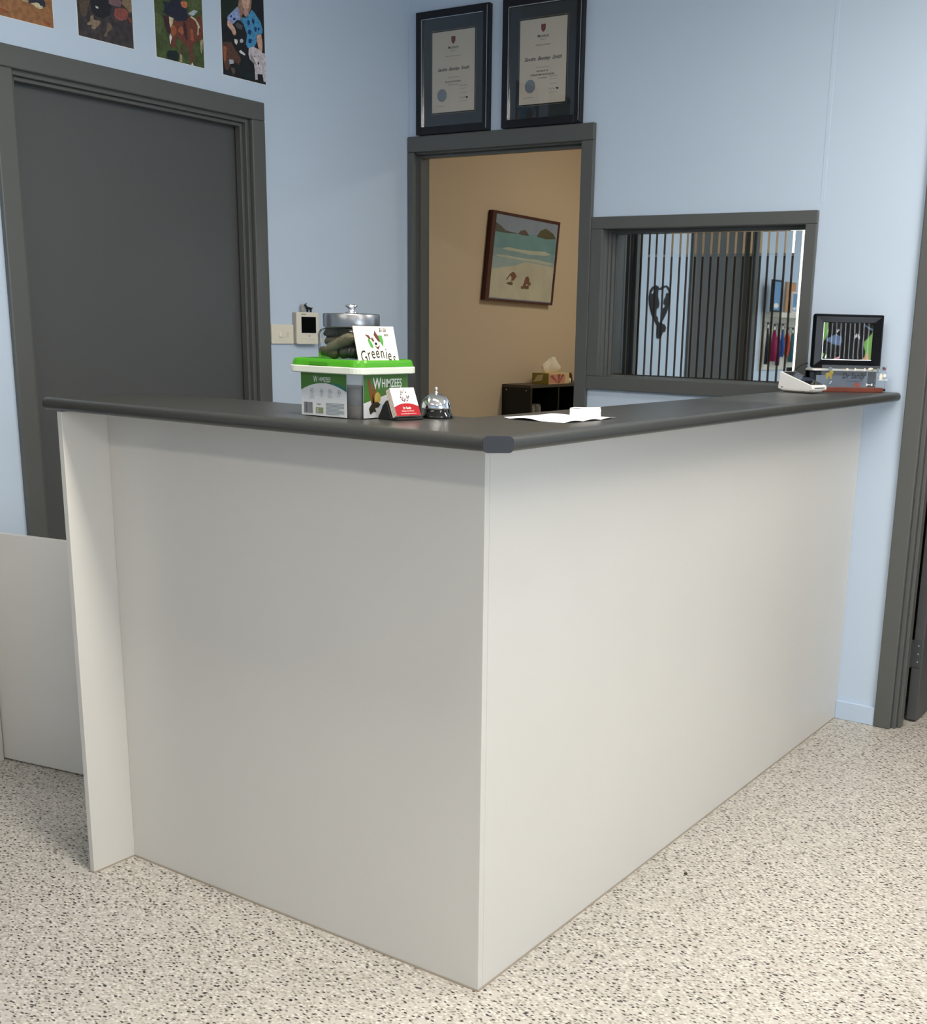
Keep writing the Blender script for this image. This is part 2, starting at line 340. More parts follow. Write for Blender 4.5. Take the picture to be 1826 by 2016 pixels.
ART={
'P1':[["navy",[[0.4956,2.2363],[0.5459,2.2474],[0.5513,2.2405],[0.5494,2.2294],[0.5422,2.2271],[0.5324,2.2298],[0.525,2.2355],[0.5038,2.2301],[0.4976,2.2263],[0.4961,2.2316]]],["cream",[[0.5027,2.229],[0.521,2.2355],[0.5298,2.2341],[0.5334,2.2292],[0.5414,2.2302],[0.5408,2.2227],[0.5316,2.2199],[0.5198,2.2214],[0.5143,2.2259]]],["cream2",[[0.4737,2.2315],[0.4896,2.235],[0.4951,2.2314],[0.488,2.2282],[0.4774,2.2291]]],["rust2",[[0.4039,2.1964],[0.4152,2.1964],[0.4316,2.1904],[0.4275,2.1864],[0.4123,2.1863],[0.4029,2.1859]]],["rust2",[[0.5373,2.1934],[0.5552,2.1922],[0.5631,2.1889],[0.5582,2.1797],[0.5463,2.1821]]]],
'P2':[["brown3",[[0.6659,2.2739],[0.7059,2.2828],[0.6972,2.2594],[0.6884,2.2339],[0.676,2.2312],[0.6687,2.2426]]],["black2",[[0.7059,2.2828],[0.7766,2.2984],[0.7807,2.2774],[0.7733,2.254],[0.7468,2.2397],[0.7219,2.2409],[0.7093,2.2566]]],["white",[[0.7242,2.2706],[0.7338,2.27],[0.7341,2.2647],[0.7251,2.2649]]],["mauve",[[0.7737,2.2977],[0.8157,2.307],[0.8222,2.2985],[0.8157,2.2872],[0.7897,2.2849],[0.773,2.2878]]],["tan3",[[0.823,2.3086],[0.8599,2.3167],[0.8604,2.2835],[0.8498,2.2779],[0.8333,2.291],[0.8222,2.2974]]],["redb",[[0.7949,2.2772],[0.814,2.2846],[0.8358,2.286],[0.8453,2.277],[0.8381,2.2577],[0.8186,2.2481],[0.7971,2.2491],[0.7891,2.2573]]],["redb2",[[0.8387,2.2656],[0.8588,2.2609],[0.8607,2.2457],[0.845,2.2513]]],["fur",[[0.7037,2.2371],[0.7138,2.2436],[0.7142,2.2307],[0.7239,2.2305],[0.7378,2.2313],[0.7371,2.2224],[0.7237,2.2109],[0.7162,2.2029],[0.7025,2.2044],[0.7088,2.2144],[0.6906,2.2107],[0.6896,2.2147],[0.7013,2.2236]]],["fur2",[[0.7646,2.2324],[0.7772,2.2307],[0.782,2.2184],[0.7639,2.2049],[0.7571,2.1892],[0.746,2.1914],[0.7584,2.2071]]]],
'P3':[["navy",[[0.9819,2.3415],[1.0058,2.3401],[1.0125,2.3505],[1.0513,2.359],[1.0647,2.3519],[1.0763,2.3386],[1.0815,2.3205],[1.0902,2.3088],[1.0735,2.2917],[1.0327,2.2833],[1.0003,2.3011],[0.9826,2.3074],[0.9883,2.3252]]],["horse",[[0.9835,2.2976],[1.0005,2.3034],[1.0333,2.2924],[1.0741,2.3009],[1.0909,2.3203],[1.1129,2.3181],[1.1345,2.334],[1.1411,2.3102],[1.142,2.269],[1.1282,2.2524],[1.1053,2.2433],[1.0963,2.2255],[1.0967,2.2048],[1.0987,2.1844],[1.0853,2.1727],[1.0839,2.2024],[1.0757,2.2238],[1.0544,2.2334],[1.0305,2.2468],[1.0265,2.2324],[1.0221,2.2112],[1.0066,2.2082],[1.0016,2.2253],[1.0061,2.2487],[0.9902,2.2611]]],["horse3",[[0.9789,2.2966],[1.0005,2.3034],[1.0081,2.2804],[1.0061,2.2487],[0.9955,2.2488],[0.9859,2.2647]]],["horse2",[[1.0377,2.264],[1.048,2.2808],[1.0633,2.2783],[1.0625,2.2645],[1.0525,2.2534]]],["horse2",[[1.0106,2.272],[1.0233,2.2791],[1.0319,2.2696],[1.0293,2.2533],[1.0148,2.2414],[1.0095,2.2538]]],["horse3",[[1.0615,2.2982],[1.0735,2.2917],[1.0745,2.2555],[1.0767,2.24],[1.0647,2.249],[1.0601,2.2753]]],["horse2",[[1.0886,2.2811],[1.1012,2.2814],[1.1024,2.2473],[1.0897,2.2471]]],["cream",[[1.0032,2.2995],[1.0215,2.2989],[1.0174,2.2823],[1.0072,2.2668],[1.0036,2.2817]]],["white",[[1.007,2.2511],[1.0117,2.2408],[1.0079,2.2288],[1.0041,2.2168],[1.0017,2.2276],[1.001,2.2409]]],["white2",[[1.0818,2.3251],[1.1079,2.3421],[1.1237,2.3409],[1.1102,2.3266],[1.1005,2.3223],[1.091,2.3226]]],["cream",[[1.0941,2.3209],[1.1127,2.3158],[1.1248,2.3046],[1.132,2.2911],[1.1256,2.291],[1.1227,2.2686],[1.1179,2.2676],[1.121,2.2946],[1.1123,2.3088],[1.0922,2.316]]],["peach",[[1.0524,2.3525],[1.0636,2.3584],[1.0807,2.3587],[1.0814,2.3454],[1.0717,2.3388],[1.0578,2.3403]]],["brown",[[1.0445,2.2246],[1.0555,2.2268],[1.054,2.2014],[1.0501,2.1892],[1.0445,2.1996]]],["cream2",[[1.0413,2.1967],[1.0503,2.1927],[1.0491,2.173],[1.0381,2.171]]],["white",[[1.0904,2.1795],[1.0979,2.1704],[1.0867,2.1707]]],["cream2",[[1.1282,2.2524],[1.1415,2.2596],[1.1385,2.2359],[1.1323,2.2115],[1.1281,2.2223]]],["green2",[[0.9852,2.1839],[0.9936,2.1967],[1.0277,2.2032],[1.0364,2.1935],[1.0319,2.1699],[0.9905,2.1713]]],["green3",[[0.9466,2.303],[0.9698,2.2947],[0.9769,2.2651],[0.9633,2.2401],[0.9488,2.246]]],["green3",[[1.0842,2.3663],[1.1386,2.3783],[1.1382,2.344],[1.1145,2.3457],[1.0888,2.3379],[1.0833,2.3503]]]],
'P4':[["green4",[[1.226,2.3976],[1.3128,2.4167],[1.3081,2.3997],[1.276,2.3741],[1.2519,2.3504],[1.2267,2.3398]]],["skin",[[1.3186,2.418],[1.3602,2.4272],[1.3595,2.4109],[1.351,2.3983],[1.3389,2.393],[1.3273,2.3945],[1.32,2.4063]]],["hair",[[1.3069,2.4154],[1.3206,2.4185],[1.3237,2.4018],[1.3267,2.3823],[1.3159,2.3612],[1.3095,2.3491],[1.3023,2.361],[1.3017,2.3876]]],["hair",[[1.3582,2.4268],[1.3662,2.4285],[1.3631,2.4036],[1.3543,2.3855],[1.3508,2.3942]]],["skin2",[[1.3273,2.3945],[1.3509,2.3969],[1.3502,2.3805],[1.3378,2.3685],[1.3263,2.3755]]],["shirt",[[1.3,2.3939],[1.3071,2.3808],[1.3097,2.3545],[1.2939,2.3485],[1.2778,2.3345],[1.2607,2.3363],[1.2516,2.345],[1.2539,2.3535]]],["shirt2",[[1.3141,2.3635],[1.3376,2.3657],[1.3522,2.3823],[1.3648,2.3972],[1.3784,2.3906],[1.4054,2.3663],[1.4146,2.3435],[1.412,2.3319],[1.4017,2.3271],[1.3833,2.3207],[1.3866,2.3049],[1.3734,2.2803],[1.3411,2.2714],[1.3336,2.2809],[1.3392,2.3146],[1.3249,2.3442],[1.3134,2.3499]]],["shirt3",[[1.3453,2.362],[1.3551,2.3586],[1.3524,2.3445],[1.3426,2.3465]]],["shirt3",[[1.3656,2.3716],[1.3773,2.3659],[1.3726,2.3513],[1.365,2.3579]]],["shirt3",[[1.3479,2.3327],[1.3617,2.33],[1.355,2.3151],[1.3433,2.3182]]],["shirt3",[[1.3764,2.3467],[1.3883,2.3436],[1.3816,2.3286],[1.3739,2.3352]]],["shirt3",[[1.3465,2.3025],[1.3624,2.3029],[1.3578,2.2883],[1.3439,2.2883]]],["shirt3",[[1.3925,2.3472],[1.4005,2.3461],[1.396,2.3356],[1.3901,2.3385]]],["shirt3",[[1.2656,2.3586],[1.2734,2.3616],[1.2711,2.3531],[1.2634,2.3528]]],["shirt3",[[1.2788,2.3534],[1.2885,2.3568],[1.2861,2.3469],[1.2765,2.3462]]],["skin",[[1.2513,2.3396],[1.2647,2.3398],[1.2849,2.3225],[1.29,2.3088],[1.2838,2.2995],[1.2742,2.3016],[1.269,2.3113],[1.2505,2.3235]]],["skin",[[1.3853,2.3211],[1.4058,2.3279],[1.4107,2.3013],[1.4096,2.2762],[1.4052,2.2685],[1.3932,2.2731],[1.3862,2.2966]]],["black2",[[1.2938,2.3458],[1.3133,2.3472],[1.332,2.3294],[1.3345,2.3001],[1.3216,2.2758],[1.3248,2.2601],[1.3125,2.2496],[1.2894,2.2561],[1.2786,2.2729],[1.2718,2.2904],[1.2917,2.3024],[1.2962,2.3168],[1.2832,2.3276]]],["grey",[[1.2835,2.333],[1.2975,2.3426],[1.3206,2.3379],[1.316,2.3235],[1.2966,2.3249]]],["white",[[1.2793,2.2878],[1.2948,2.2882],[1.2944,2.2787],[1.2882,2.2707],[1.2807,2.2773]]],["white2",[[1.3047,2.2901],[1.3147,2.2962],[1.3223,2.2909],[1.318,2.2833],[1.3062,2.281]]],["white",[[1.2989,2.2525],[1.307,2.2581],[1.3282,2.2498],[1.326,2.2439],[1.3046,2.2481]]],["brown",[[1.2267,2.2681],[1.2652,2.2757],[1.2779,2.2593],[1.3002,2.2391],[1.3075,2.2269],[1.2948,2.2082],[1.2759,2.2183],[1.2578,2.2042],[1.2471,2.1833],[1.2318,2.1833],[1.2264,2.2253]]],["horse2",[[1.2281,2.2577],[1.2432,2.2553],[1.2391,2.2142],[1.2292,2.207]]],["brown3",[[1.2574,2.196],[1.2785,2.1944],[1.2777,2.1779],[1.2659,2.1731]]],["white2",[[1.2527,2.2181],[1.2721,2.2203],[1.2755,2.2101],[1.2539,2.2035]]],["whitefur",[[1.3451,2.2722],[1.3654,2.2802],[1.3893,2.2765],[1.4052,2.2685],[1.4215,2.2674],[1.4242,2.2345],[1.4209,2.2059],[1.4238,2.1784],[1.4113,2.1734],[1.4062,2.1977],[1.3817,2.1948],[1.3829,2.1769],[1.3707,2.1748],[1.37,2.2052],[1.3669,2.224],[1.3474,2.237],[1.3422,2.2525]]],["greyfur",[[1.3502,2.254],[1.36,2.2503],[1.3714,2.2359],[1.383,2.2242],[1.3669,2.224],[1.3513,2.235]]],["white",[[1.3677,2.2435],[1.3837,2.2409],[1.381,2.2252],[1.3713,2.2331]]],["black2",[[1.3833,2.2326],[1.3916,2.2355],[1.3913,2.2285],[1.386,2.2247]]],["black2",[[1.367,2.2503],[1.3751,2.2518],[1.373,2.2479]]],["black2",[[1.3863,2.2546],[1.3935,2.2566],[1.3913,2.252]]],["green2",[[1.2861,2.1903],[1.3656,2.1961],[1.3686,2.1745],[1.3088,2.1724]]]],
'PAINT':[["psky",[[3.6756,1.9494],[4.3012,1.9398],[4.2895,1.8738],[3.6678,1.8571]]],["psea",[[3.6677,1.8599],[4.2898,1.8677],[4.2772,1.7609],[3.6519,1.7695]]],["psea2",[[3.6518,1.7724],[4.2781,1.7672],[4.2737,1.7137],[3.6427,1.7227]]],["pfoam",[[3.7338,1.772],[3.7873,1.7814],[3.9197,1.7753],[4.0332,1.7765],[4.1737,1.7793],[4.2343,1.7676],[4.1748,1.7578],[3.9998,1.7533],[3.8979,1.7619],[3.7879,1.7638]]],["pshal",[[3.6426,1.7256],[4.2733,1.72],[4.267,1.6663],[3.6315,1.6525]]],["pfoam",[[3.6502,1.7347],[3.7563,1.7383],[3.9214,1.7305],[4.0817,1.7308],[4.2613,1.7162],[4.2133,1.7073],[4.0359,1.7159],[3.8661,1.7213],[3.7032,1.7263]]],["psand",[[3.6314,1.6583],[3.8672,1.6885],[3.9787,1.7127],[4.2653,1.6976],[4.2422,1.498],[3.6143,1.5088]]],["phill",[[3.6717,1.9033],[3.7142,1.8895],[3.7629,1.8673],[3.8831,1.8589],[3.7849,1.8544],[3.6678,1.8571]]],["phill2",[[3.8886,1.8593],[3.9102,1.8757],[3.9547,1.8851],[3.9778,1.8719],[3.9955,1.8553],[3.9278,1.8548]]],["phill3",[[4.0788,1.8584],[4.1152,1.8915],[4.1674,1.9077],[4.2036,1.8983],[4.2525,1.8835],[4.2782,1.8575],[4.1702,1.8498]]],["pfig",[[3.8354,1.651],[3.8576,1.6492],[3.8691,1.6377],[3.8805,1.6293],[3.8696,1.6228],[3.8509,1.6039],[3.837,1.6063],[3.8372,1.6003],[3.8235,1.5997],[3.8282,1.6209],[3.8141,1.6321],[3.7823,1.6054],[3.774,1.6094],[3.8138,1.641]]],["pfig2",[[3.7719,1.5886],[3.8098,1.5976],[3.8402,1.5945],[3.8379,1.5809],[3.8104,1.5797]]],["pfig",[[3.9706,1.6305],[3.9933,1.6346],[4.0083,1.62],[4.009,1.6017],[4.0234,1.6023],[4.0186,1.5807],[4.0038,1.5893],[4.0018,1.5677],[3.9618,1.5662],[3.928,1.5618],[3.9217,1.5768],[3.9387,1.5774],[3.9547,1.6024],[3.9626,1.618]]],["pfig2",[[3.9611,1.5844],[4.0012,1.583],[4.002,1.5647],[3.9677,1.5634]]],["white",[[3.9695,1.5878],[3.9923,1.5894],[3.9908,1.5841],[3.9714,1.5833]]]],
'HEART':[["blk",[[0.0974,1.5851],[0.0871,1.5957],[0.0537,1.6073],[0.0134,1.6115],[-0.0172,1.5998],[-0.0314,1.5797],[-0.0302,1.5382],[-0.019,1.4807],[0.0121,1.4436],[0.0541,1.4012],[0.0533,1.3935],[0.0177,1.3888],[-0.002,1.3708],[0.0072,1.3471],[0.0359,1.3416],[0.0461,1.3285],[0.0613,1.3075],[0.1019,1.3073],[0.1098,1.328],[0.1099,1.3823],[0.1471,1.41],[0.1848,1.445],[0.218,1.4949],[0.2282,1.54],[0.2151,1.5756],[0.1894,1.5967],[0.151,1.6071],[0.1221,1.602]]]],
'HEARTH':[["h",[[0.1199,1.5817],[0.0857,1.583],[0.0523,1.5945],[0.0297,1.6006],[0.0047,1.5861],[-0.009,1.5685],[0.0146,1.5703],[0.0254,1.5622],[0.0295,1.5466],[0.0507,1.5279],[0.0539,1.5046],[0.0328,1.4975],[0.04,1.4844],[0.0627,1.4786],[0.0628,1.427],[0.0799,1.3982],[0.1066,1.4055],[0.1089,1.4261],[0.1331,1.4384],[0.1309,1.4718],[0.1038,1.4853],[0.1005,1.5084],[0.122,1.5486]]]],
'HEARTH2':[["h",[[0.208,1.5608],[0.1774,1.5896],[0.1699,1.5723],[0.191,1.5589]]]],
}

XL=-1.996; YB=2.225
# ---------------- room shell ----------------
XR=3.6; YF=-4.4
mb=MB(); mb.box((XL-0.1,YF-0.1,-0.12),(XR+0.1,YB+0.1,0),'floor'); mb.build('floor',kind='structure')
mb=MB(); mb.box((-2.72,YB+0.1,-0.12),(XR+0.1,5.6,-0.001),'floor'); mb.build('floor_office',kind='structure')
mb=MB(); mb.box((-2.72,YF-0.1,CEIL),(XR+0.1,5.6,CEIL+0.1),'ceiling_white'); mb.build('ceiling',kind='structure')
def wall_with_holes(name,M,u0,u1,v0,v1,holes,thick,key):
    us=sorted(set([u0,u1]+[h[0] for h in holes]+[h[1] for h in holes])); 
    mb=MB()
    for a,b in zip(us,us[1:]):
        col=[h for h in holes if h[0]<=a and h[1]>=b]
        z=v0
        for h in sorted(col,key=lambda h:h[2]):
            if h[2]>z+1e-6: mb.box((a,z,-thick),(b,h[2],0),key,M)
            z=h[3]
        if z<v1-1e-6: mb.box((a,z,-thick),(b,v1,0),key,M)
    return mb.build(name,kind='structure')
D2=(-1.978,-1.14); WN=(-1.05,-0.252,1.178,1.722); D3=(0.213,1.04); D1=(0.415,1.335); D4=(-1.25,-0.35)
wall_with_holes('wall_back',on_back(YB),-2.72,XR,0,CEIL,[(D2[0]-0.012,D2[1]+0.012,0,2.052),(WN[0]-0.012,WN[1]+0.012,WN[2]-0.012,WN[3]+0.012),(D3[0]-0.012,D3[1]+0.012,0,2.052)],0.1,'blue_wall')
wall_with_holes('wall_left',on_left(XL),YF,YB,0,CEIL,[(D1[0]-0.012,D1[1]+0.012,0,2.052),(D4[0]-0.012,D4[1]+0.012,0,2.052)],0.1,'blue_wall')
Mr=basis((XR,0,0),(0,-1,0),(0,0,1),(-1,0,0))
wall_with_holes('wall_right',Mr,-YB,-YF,0,CEIL,[(0.0,2.4,0.7,2.2)],0.1,'blue_wall')
mb=MB(); mb.box((XL-0.1,YF-0.1,0),(XR+0.1,YF,CEIL),'blue_wall'); mb.build('wall_front',kind='structure')
mb=MB(); mb.box((-2.72,YB+0.1,0),(-2.6,5.5,CEIL),'tan_wall'); mb.build('wall_office_left',kind='structure')
mb=MB(); mb.box((-2.72,5.4,0),(XR,5.5,CEIL),'tan_wall'); mb.build('wall_office_far',kind='structure')
mb=MB(); mb.box((0.04,YB+0.1,0),(0.14,5.4,CEIL),'tan_wall'); mb.build('wall_office_added',kind='structure')  # partition added so the gap beside the open door leaf stays unlit
mb=MB(); mb.box((XR,YB+0.1,0),(XR+0.1,5.5,CEIL),'tan_wall'); mb.build('wall_corridor_right',kind='structure')
# panel joint strip on the back wall
mb=MB(); mb.box((-0.212,1.79,0),(-0.198,CEIL,0.0009),'blue_wall',on_back()); mb.build('trim_1',kind='structure',bevel=0.0008)
# skirting boards
mb=MB(); mb.box((0.0,0,0),(0.144,0.068,0.012),'skirting_blue',on_back()); mb.build('baseboard_back',kind='structure',bevel=0.002)
mb=MB(); mb.box((0.23,0,0),(0.353,0.068,0.012),'skirting_blue',on_left()); mb.box((-0.288,0,0),(-0.002,0.068,0.012),'skirting_blue',on_left()); mb.box((1.402,0,0),(2.205,0.068,0.012),'skirting_blue',on_left()); mb.build('baseboard_left',kind='structure',bevel=0.002)

# ---------------- doors and window ----------------
def casing(mb,M,u0,u1,ztop,w,prof,key,both=(1,1)):
    # mitred architrave around an opening: flat board with a stepped inner edge
    for (x0,x1) in ((u0-w,u0),(u1,u1+w)): mb.box((x0,0,0),(x1,ztop,prof),key,M)
    mb.box((u0-w,ztop,0),(u1+w,ztop+w,prof),key,M)
# door 1 (left wall, closed grey leaf)
ML=on_left()
dr=thing('door_1','','door'); del dr['label']; del dr['category']; dr['kind']='structure'
mb=MB(); casing(mb,ML,D1[0],D1[1],2.04,0.062,0.018,'grey_trim'); mb.build('architrave',dr,bevel=0.004)
mb=MB()
u0,u1=D1
for (a,b) in ((u0-0.011,u0+0.014),(u1-0.014,u1+0.011)): mb.box((a,0,-0.10),(b,2.05,-0.001),'grey_trim',ML)
mb.box((u0+0.014,2.026,-0.10),(u1-0.014,2.051,-0.001),'grey_trim',ML)
for (a,b) in ((u0+0.014,u0+0.026),(u1-0.026,u1-0.014)): mb.box((a,0,-0.042),(b,2.026,-0.016),'grey_trim',ML)
mb.box((u0+0.026,2.014,-0.042),(u1-0.026,2.026,-0.016),'grey_trim',ML)
mb.build('door_frame',dr,bevel=0.002)
mb=MB(); mb.box((u0+0.017,0.006,-0.085),(u1-0.017,2.023,-0.05),'grey_leaf',ML); mb.build('door_leaf',dr,bevel=0.002)
# door 4 (left wall, seen only in the window's mirror film)
dr=bpy.data.objects.new('door_4',None); COL.objects.link(dr); dr['kind']='structure'
mb=MB(); casing(mb,ML,D4[0],D4[1],2.04,0.062,0.018,'grey_trim'); mb.build('architrave',dr,bevel=0.004)
mb=MB(); u0,u1=D4
for (a,b) in ((u0-0.011,u0+0.014),(u1-0.014,u1+0.011)): mb.box((a,0,-0.10),(b,2.05,-0.001),'grey_trim',ML)
mb.box((u0+0.014,2.026,-0.10),(u1-0.014,2.051,-0.001),'grey_trim',ML); mb.build('door_frame',dr,bevel=0.002)
mb=MB(); mb.box((u0+0.017,0.006,-0.085),(u1-0.017,2.023,-0.05),'grey_leaf',ML); mb.build('door_leaf',dr,bevel=0.002)
# door 2 (doorway without leaf)
MBk=on_back()
dr=bpy.data.objects.new('door_2',None); COL.objects.link(dr); dr['kind']='structure'
mb=MB()
mb.box((XL+0.002,0,0),(-1.962,2.04,0.018),'grey_trim',MBk); mb.box((-1.156,0,0),(-1.101,2.04,0.018),'grey_trim',MBk); mb.box((XL+0.002,2.04,0),(-1.101,2.101,0.018),'grey_trim',MBk)
mb.build('architrave',dr,bevel=0.004)
mb=MB()
mb.box((D2[0]-0.011,0,-0.10),(D2[0]+0.008,2.05,-0.001),'grey_trim',MBk); mb.box((D2[1]-0.014,0,-0.10),(D2[1]+0.011,2.05,-0.001),'grey_trim',MBk)
mb.box((D2[0]+0.008,2.034,-0.10),(D2[1]-0.014,2.051,-0.001),'grey_trim',MBk)
mb.box((D2[0]+0.008,0,-0.062),(D2[0]+0.020,2.034,-0.030),'grey_trim',MBk); mb.box((D2[1]-0.026,0,-0.062),(D2[1]-0.014,2.034,-0.030),'grey_trim',MBk); mb.box((D2[0]+0.02,2.022,-0.062),(D2[1]-0.026,2.034,-0.030),'grey_trim',MBk)
mb.build('door_frame',dr,bevel=0.002)
# window 1
wn=bpy.data.objects.new('window_1',None); COL.objects.link(wn); wn['kind']='structure'
mb=MB()
mb.box((-1.1005,1.722,0),(-0.211,1.766,0.018),'grey_trim',MBk); mb.box((-1.1005,1.128,0),(-0.211,1.178,0.018),'grey_trim',MBk)
mb.box((-1.1005,1.178,0),(-1.05,1.722,0.018),'grey_trim',MBk); mb.box((-0.252,1.178,0),(-0.211,1.722,0.018),'grey_trim',MBk)
mb.build('window_frame',wn,bevel=0.003)
mb=MB()
a,b,c,d=WN
mb.box((a-0.011,c,-0.1),(a,d,-0.001),'grey_trim',MBk); mb.box((b,c,-0.1),(b+0.011,d,-0.001),'grey_trim',MBk)
mb.box((a-0.011,d,-0.1),(b+0.011,d+0.011,-0.001),'grey_trim',MBk)
# stepped, streaky reveal mouldings and sloping sill
for i,(q0,q1) in enumerate(((-0.03,0.004),(-0.055,0.008),(-0.078,0.012))):
    mb.box((a,c,q0-0.02),(a+q1,d,q0),'grey_trim',MBk)
mb.box((a,d-0.012,-0.078),(b,d,-0.05),'grey_trim',MBk)
mb.build('window_reveal',wn,bevel=0.0015)
mb=MB()
mb.add([(a-0.011,c-0.011,-0.1),(b+0.011,c-0.011,-0.1),(b+0.011,c-0.011,-0.001),(a-0.011,c-0.011,-0.001),(a-0.011,c+0.008,-0.1),(b+0.011,c+0.008,-0.1),(b+0.011,c,-0.001),(a-0.011,c,-0.001)],
 [(0,3,2,1),(4,5,6,7),(0,1,5,4),(1,2,6,5),(2,3,7,6),(3,0,4,7)],'grey_trim',MBk)
mb.build('window_sill',wn)
mb=MB(); mb.box((a+0.001,c+0.009,-0.085),(b-0.001,d-0.001,-0.0815),'thin_glass',MBk); mb.build('window_pane',wn)
gaps=[-0.9657,-0.933,-0.8993,-0.8692,-0.835,-0.8032,-0.7696,-0.7404,-0.7072,-0.6764,-0.6438,-0.6134,-0.5793,-0.5474,-0.5158,-0.4864,-0.4494,-0.4205,-0.3898,-0.3575,-0.3273,-0.2937]
xs=[a+0.013]+gaps+[b-0.001]
for i in range(len(xs)-1):
    x0=xs[i]+(0.0043 if i else 0); x1=xs[i+1]-(0.0043 if i<len(xs)-2 else 0)
    mb=MB(); mb.box((x0,c+0.010,-0.0812),(x1,d-0.013,-0.0805),'mirror_film',MBk); mb.build('mirror_film_strip',wn)
# door 3 (right edge of the photo): architrave, jamb, open leaf and hinge
dr=bpy.data.objects.new('door_3',None); COL.objects.link(dr); dr['kind']='structure'
mb=MB()
mb.box((0.144,0,0),(0.204,2.04,0.018),'grey_trim',MBk); mb.box((1.05,0,0),(1.11,2.04,0.018),'grey_trim',MBk); mb.box((0.144,2.04,0),(1.11,2.101,0.018),'grey_trim',MBk)
mb.build('architrave',dr,bevel=0.004)
mb=MB()
mb.box((0.2025,0,-0.10),(0.219,2.05,-0.001),'grey_trim',MBk); mb.box((0.219,0,-0.055),(0.232,2.03,-0.018),'grey_trim',MBk)
mb.box((1.034,0,-0.10),(1.051,2.05,-0.001),'grey_trim',MBk); mb.box((0.219,2.03,-0.1),(1.034,2.05,-0.001),'grey_trim',MBk)
mb.build('door_frame',dr,bevel=0.002)
mb=MB(); mb.box((0.222,2.347,0.006),(0.258,3.16,2.02),'grey_leaf'); mb.build('door_leaf',dr,bevel=0.002)
for z in (0.255,1.75):
    mb=MB(); mb.box((0.2195,2.322,z-0.05),(0.2225,2.35,z+0.05),'metal_hinge'); mb.box((0.223,2.3445,z-0.05),(0.252,2.3468,z+0.05),'metal_hinge')
    mb.lathe([(0.0055,z-0.05),(0.0055,z+0.05)],'metal_hinge',T3(0.216,2.338,0),n=12)
    for dz in (-0.03,0.0,0.03):
        mb.lathe([(0.0001,0.0012),(0.0035,0.0)],'silver',basis((0.240,2.3444,z+dz),(1,0,0),(0,0,1),(0,-1,0)),n=10,caps=False)
    mb.build('hinge',dr)

# ---------------- reception desk ----------------
LF=1.0998; H=1.147; HT=1.1757
desk=thing('reception_desk','white L-shaped reception desk base with plain laminate panels under dark worktop','desk')
mb=MB(); mb.box((-LF,0,0.004),(0,0.016,H-0.0008),'laminate'); mb.build('front_panel',desk,bevel=0.0008)
mb=MB(); mb.box((-0.016,0.0165,0.004),(0,YB-0.001,H-0.0008),'laminate'); mb.build('side_panel',desk,bevel=0.0008)
mb=MB(); mb.box((-LF-0.016,-0.122,0.004),(-LF-0.0003,0.16,H-0.002),'laminate'); mb.build('end_panel',desk,bevel=0.0008,label='narrow white end panel standing proud of the desk front')
mb=MB(); mb.box((-0.09,1.9,0.004),(-0.075,2.2,0.7),'laminate'); mb.box((-0.145,0.3,0.7),(-0.017,2.2,0.716),'laminate'); mb.box((-LF,0.0165,0.7),(-0.017,0.14,0.716),'laminate'); mb.build('inner_shelf',desk)
mb=MB()
mb.box((-LF,-0.0015,0),(0.0,0,0.0042),'joint_line'); mb.box((0,0,0),(0.0015,YB-0.013,0.0042),'joint_line'); mb.box((-LF-0.017,-0.1232,0),(-LF,0,0.0042),'joint_line')
mb.build('sealant_line',desk)
# worktop: profile with rounded front edge swept round the L
def edge_ring(t=HT-H,r=0.0125,n=6):
    # (outward offset, z) from the top inner edge round to the bottom
    pts=[]
    for i in range(n+1):
        a=PI/2-PI/2*i/n; pts.append((-r+r*math.cos(a),HT-r+r*math.sin(a)))
    for i in range(n+1):
        a=-PI/2*i/n; pts.append((-r+r*math.cos(a),H+r+r*math.sin(a)))
    return pts
front=[(-1.150,-0.134),(0.098,-0.134),(0.127,-0.105),(0.127,YB-0.0135)]
dirs=[(0,-1),(0,-1),(1,0),(1,0)]
inner=[(-1.150,0.177),(-0.16,0.177),(-0.16,YB-0.0135)]
mb=MB()
pr=edge_ring(); m=len(pr)
def run(p0,p1,n0,n1):
    vs=[]
    for (x,y),(nx,ny) in ((p0,n0),(p1,n1)):
        for o_,z in pr: vs.append((x+nx*o_,y+ny*o_,z))
    fs=[(i,i+1,m+i+1,m+i) for i in range(m-1)]
    mb.add([vs[j] for j in range(2*m)],[tuple(reversed(f)) for f in fs],'counter_grey',smooth=True)
run(front[0],front[1],(0,-1),(0,-1)); run(front[2],front[3],(1,0),(1,0))
tp=[(front[0][0],front[0][1]+0.0125),(front[1][0],front[1][1]+0.0125),(front[2][0]-0.0125,front[2][1]),(front[3][0]-0.0125,front[3][1]),inner[2],inner[1],inner[0]]
for z,rev in ((HT,False),(H,True)):
    mb.add([(x,y,z) for x,y in tp],[tuple(range(len(tp))) if not rev else tuple(reversed(range(len(tp))))],'counter_grey')
for (p,q) in ((inner[2],inner[1]),(inner[1],inner[0])):
    mb.add([(p[0],p[1],H),(q[0],q[1],H),(q[0],q[1],HT),(p[0],p[1],HT)],[(0,1,2,3)],'counter_grey')
# left and wall ends
e0=[(front[0][0],front[0][1]-o_,z) for o_,z in pr]
mb.add(e0+[(inner[0][0],inner[0][1],H),(inner[0][0],inner[0][1],HT)],[tuple(range(m+2))],'counter_grey')
e1=[(front[3][0]+o_,front[3][1],z) for o_,z in pr]
mb.add(e1+[(inner[2][0],inner[2][1],H),(inner[2][0],inner[2][1],HT)],[tuple(reversed(range(m+2)))],'counter_grey')
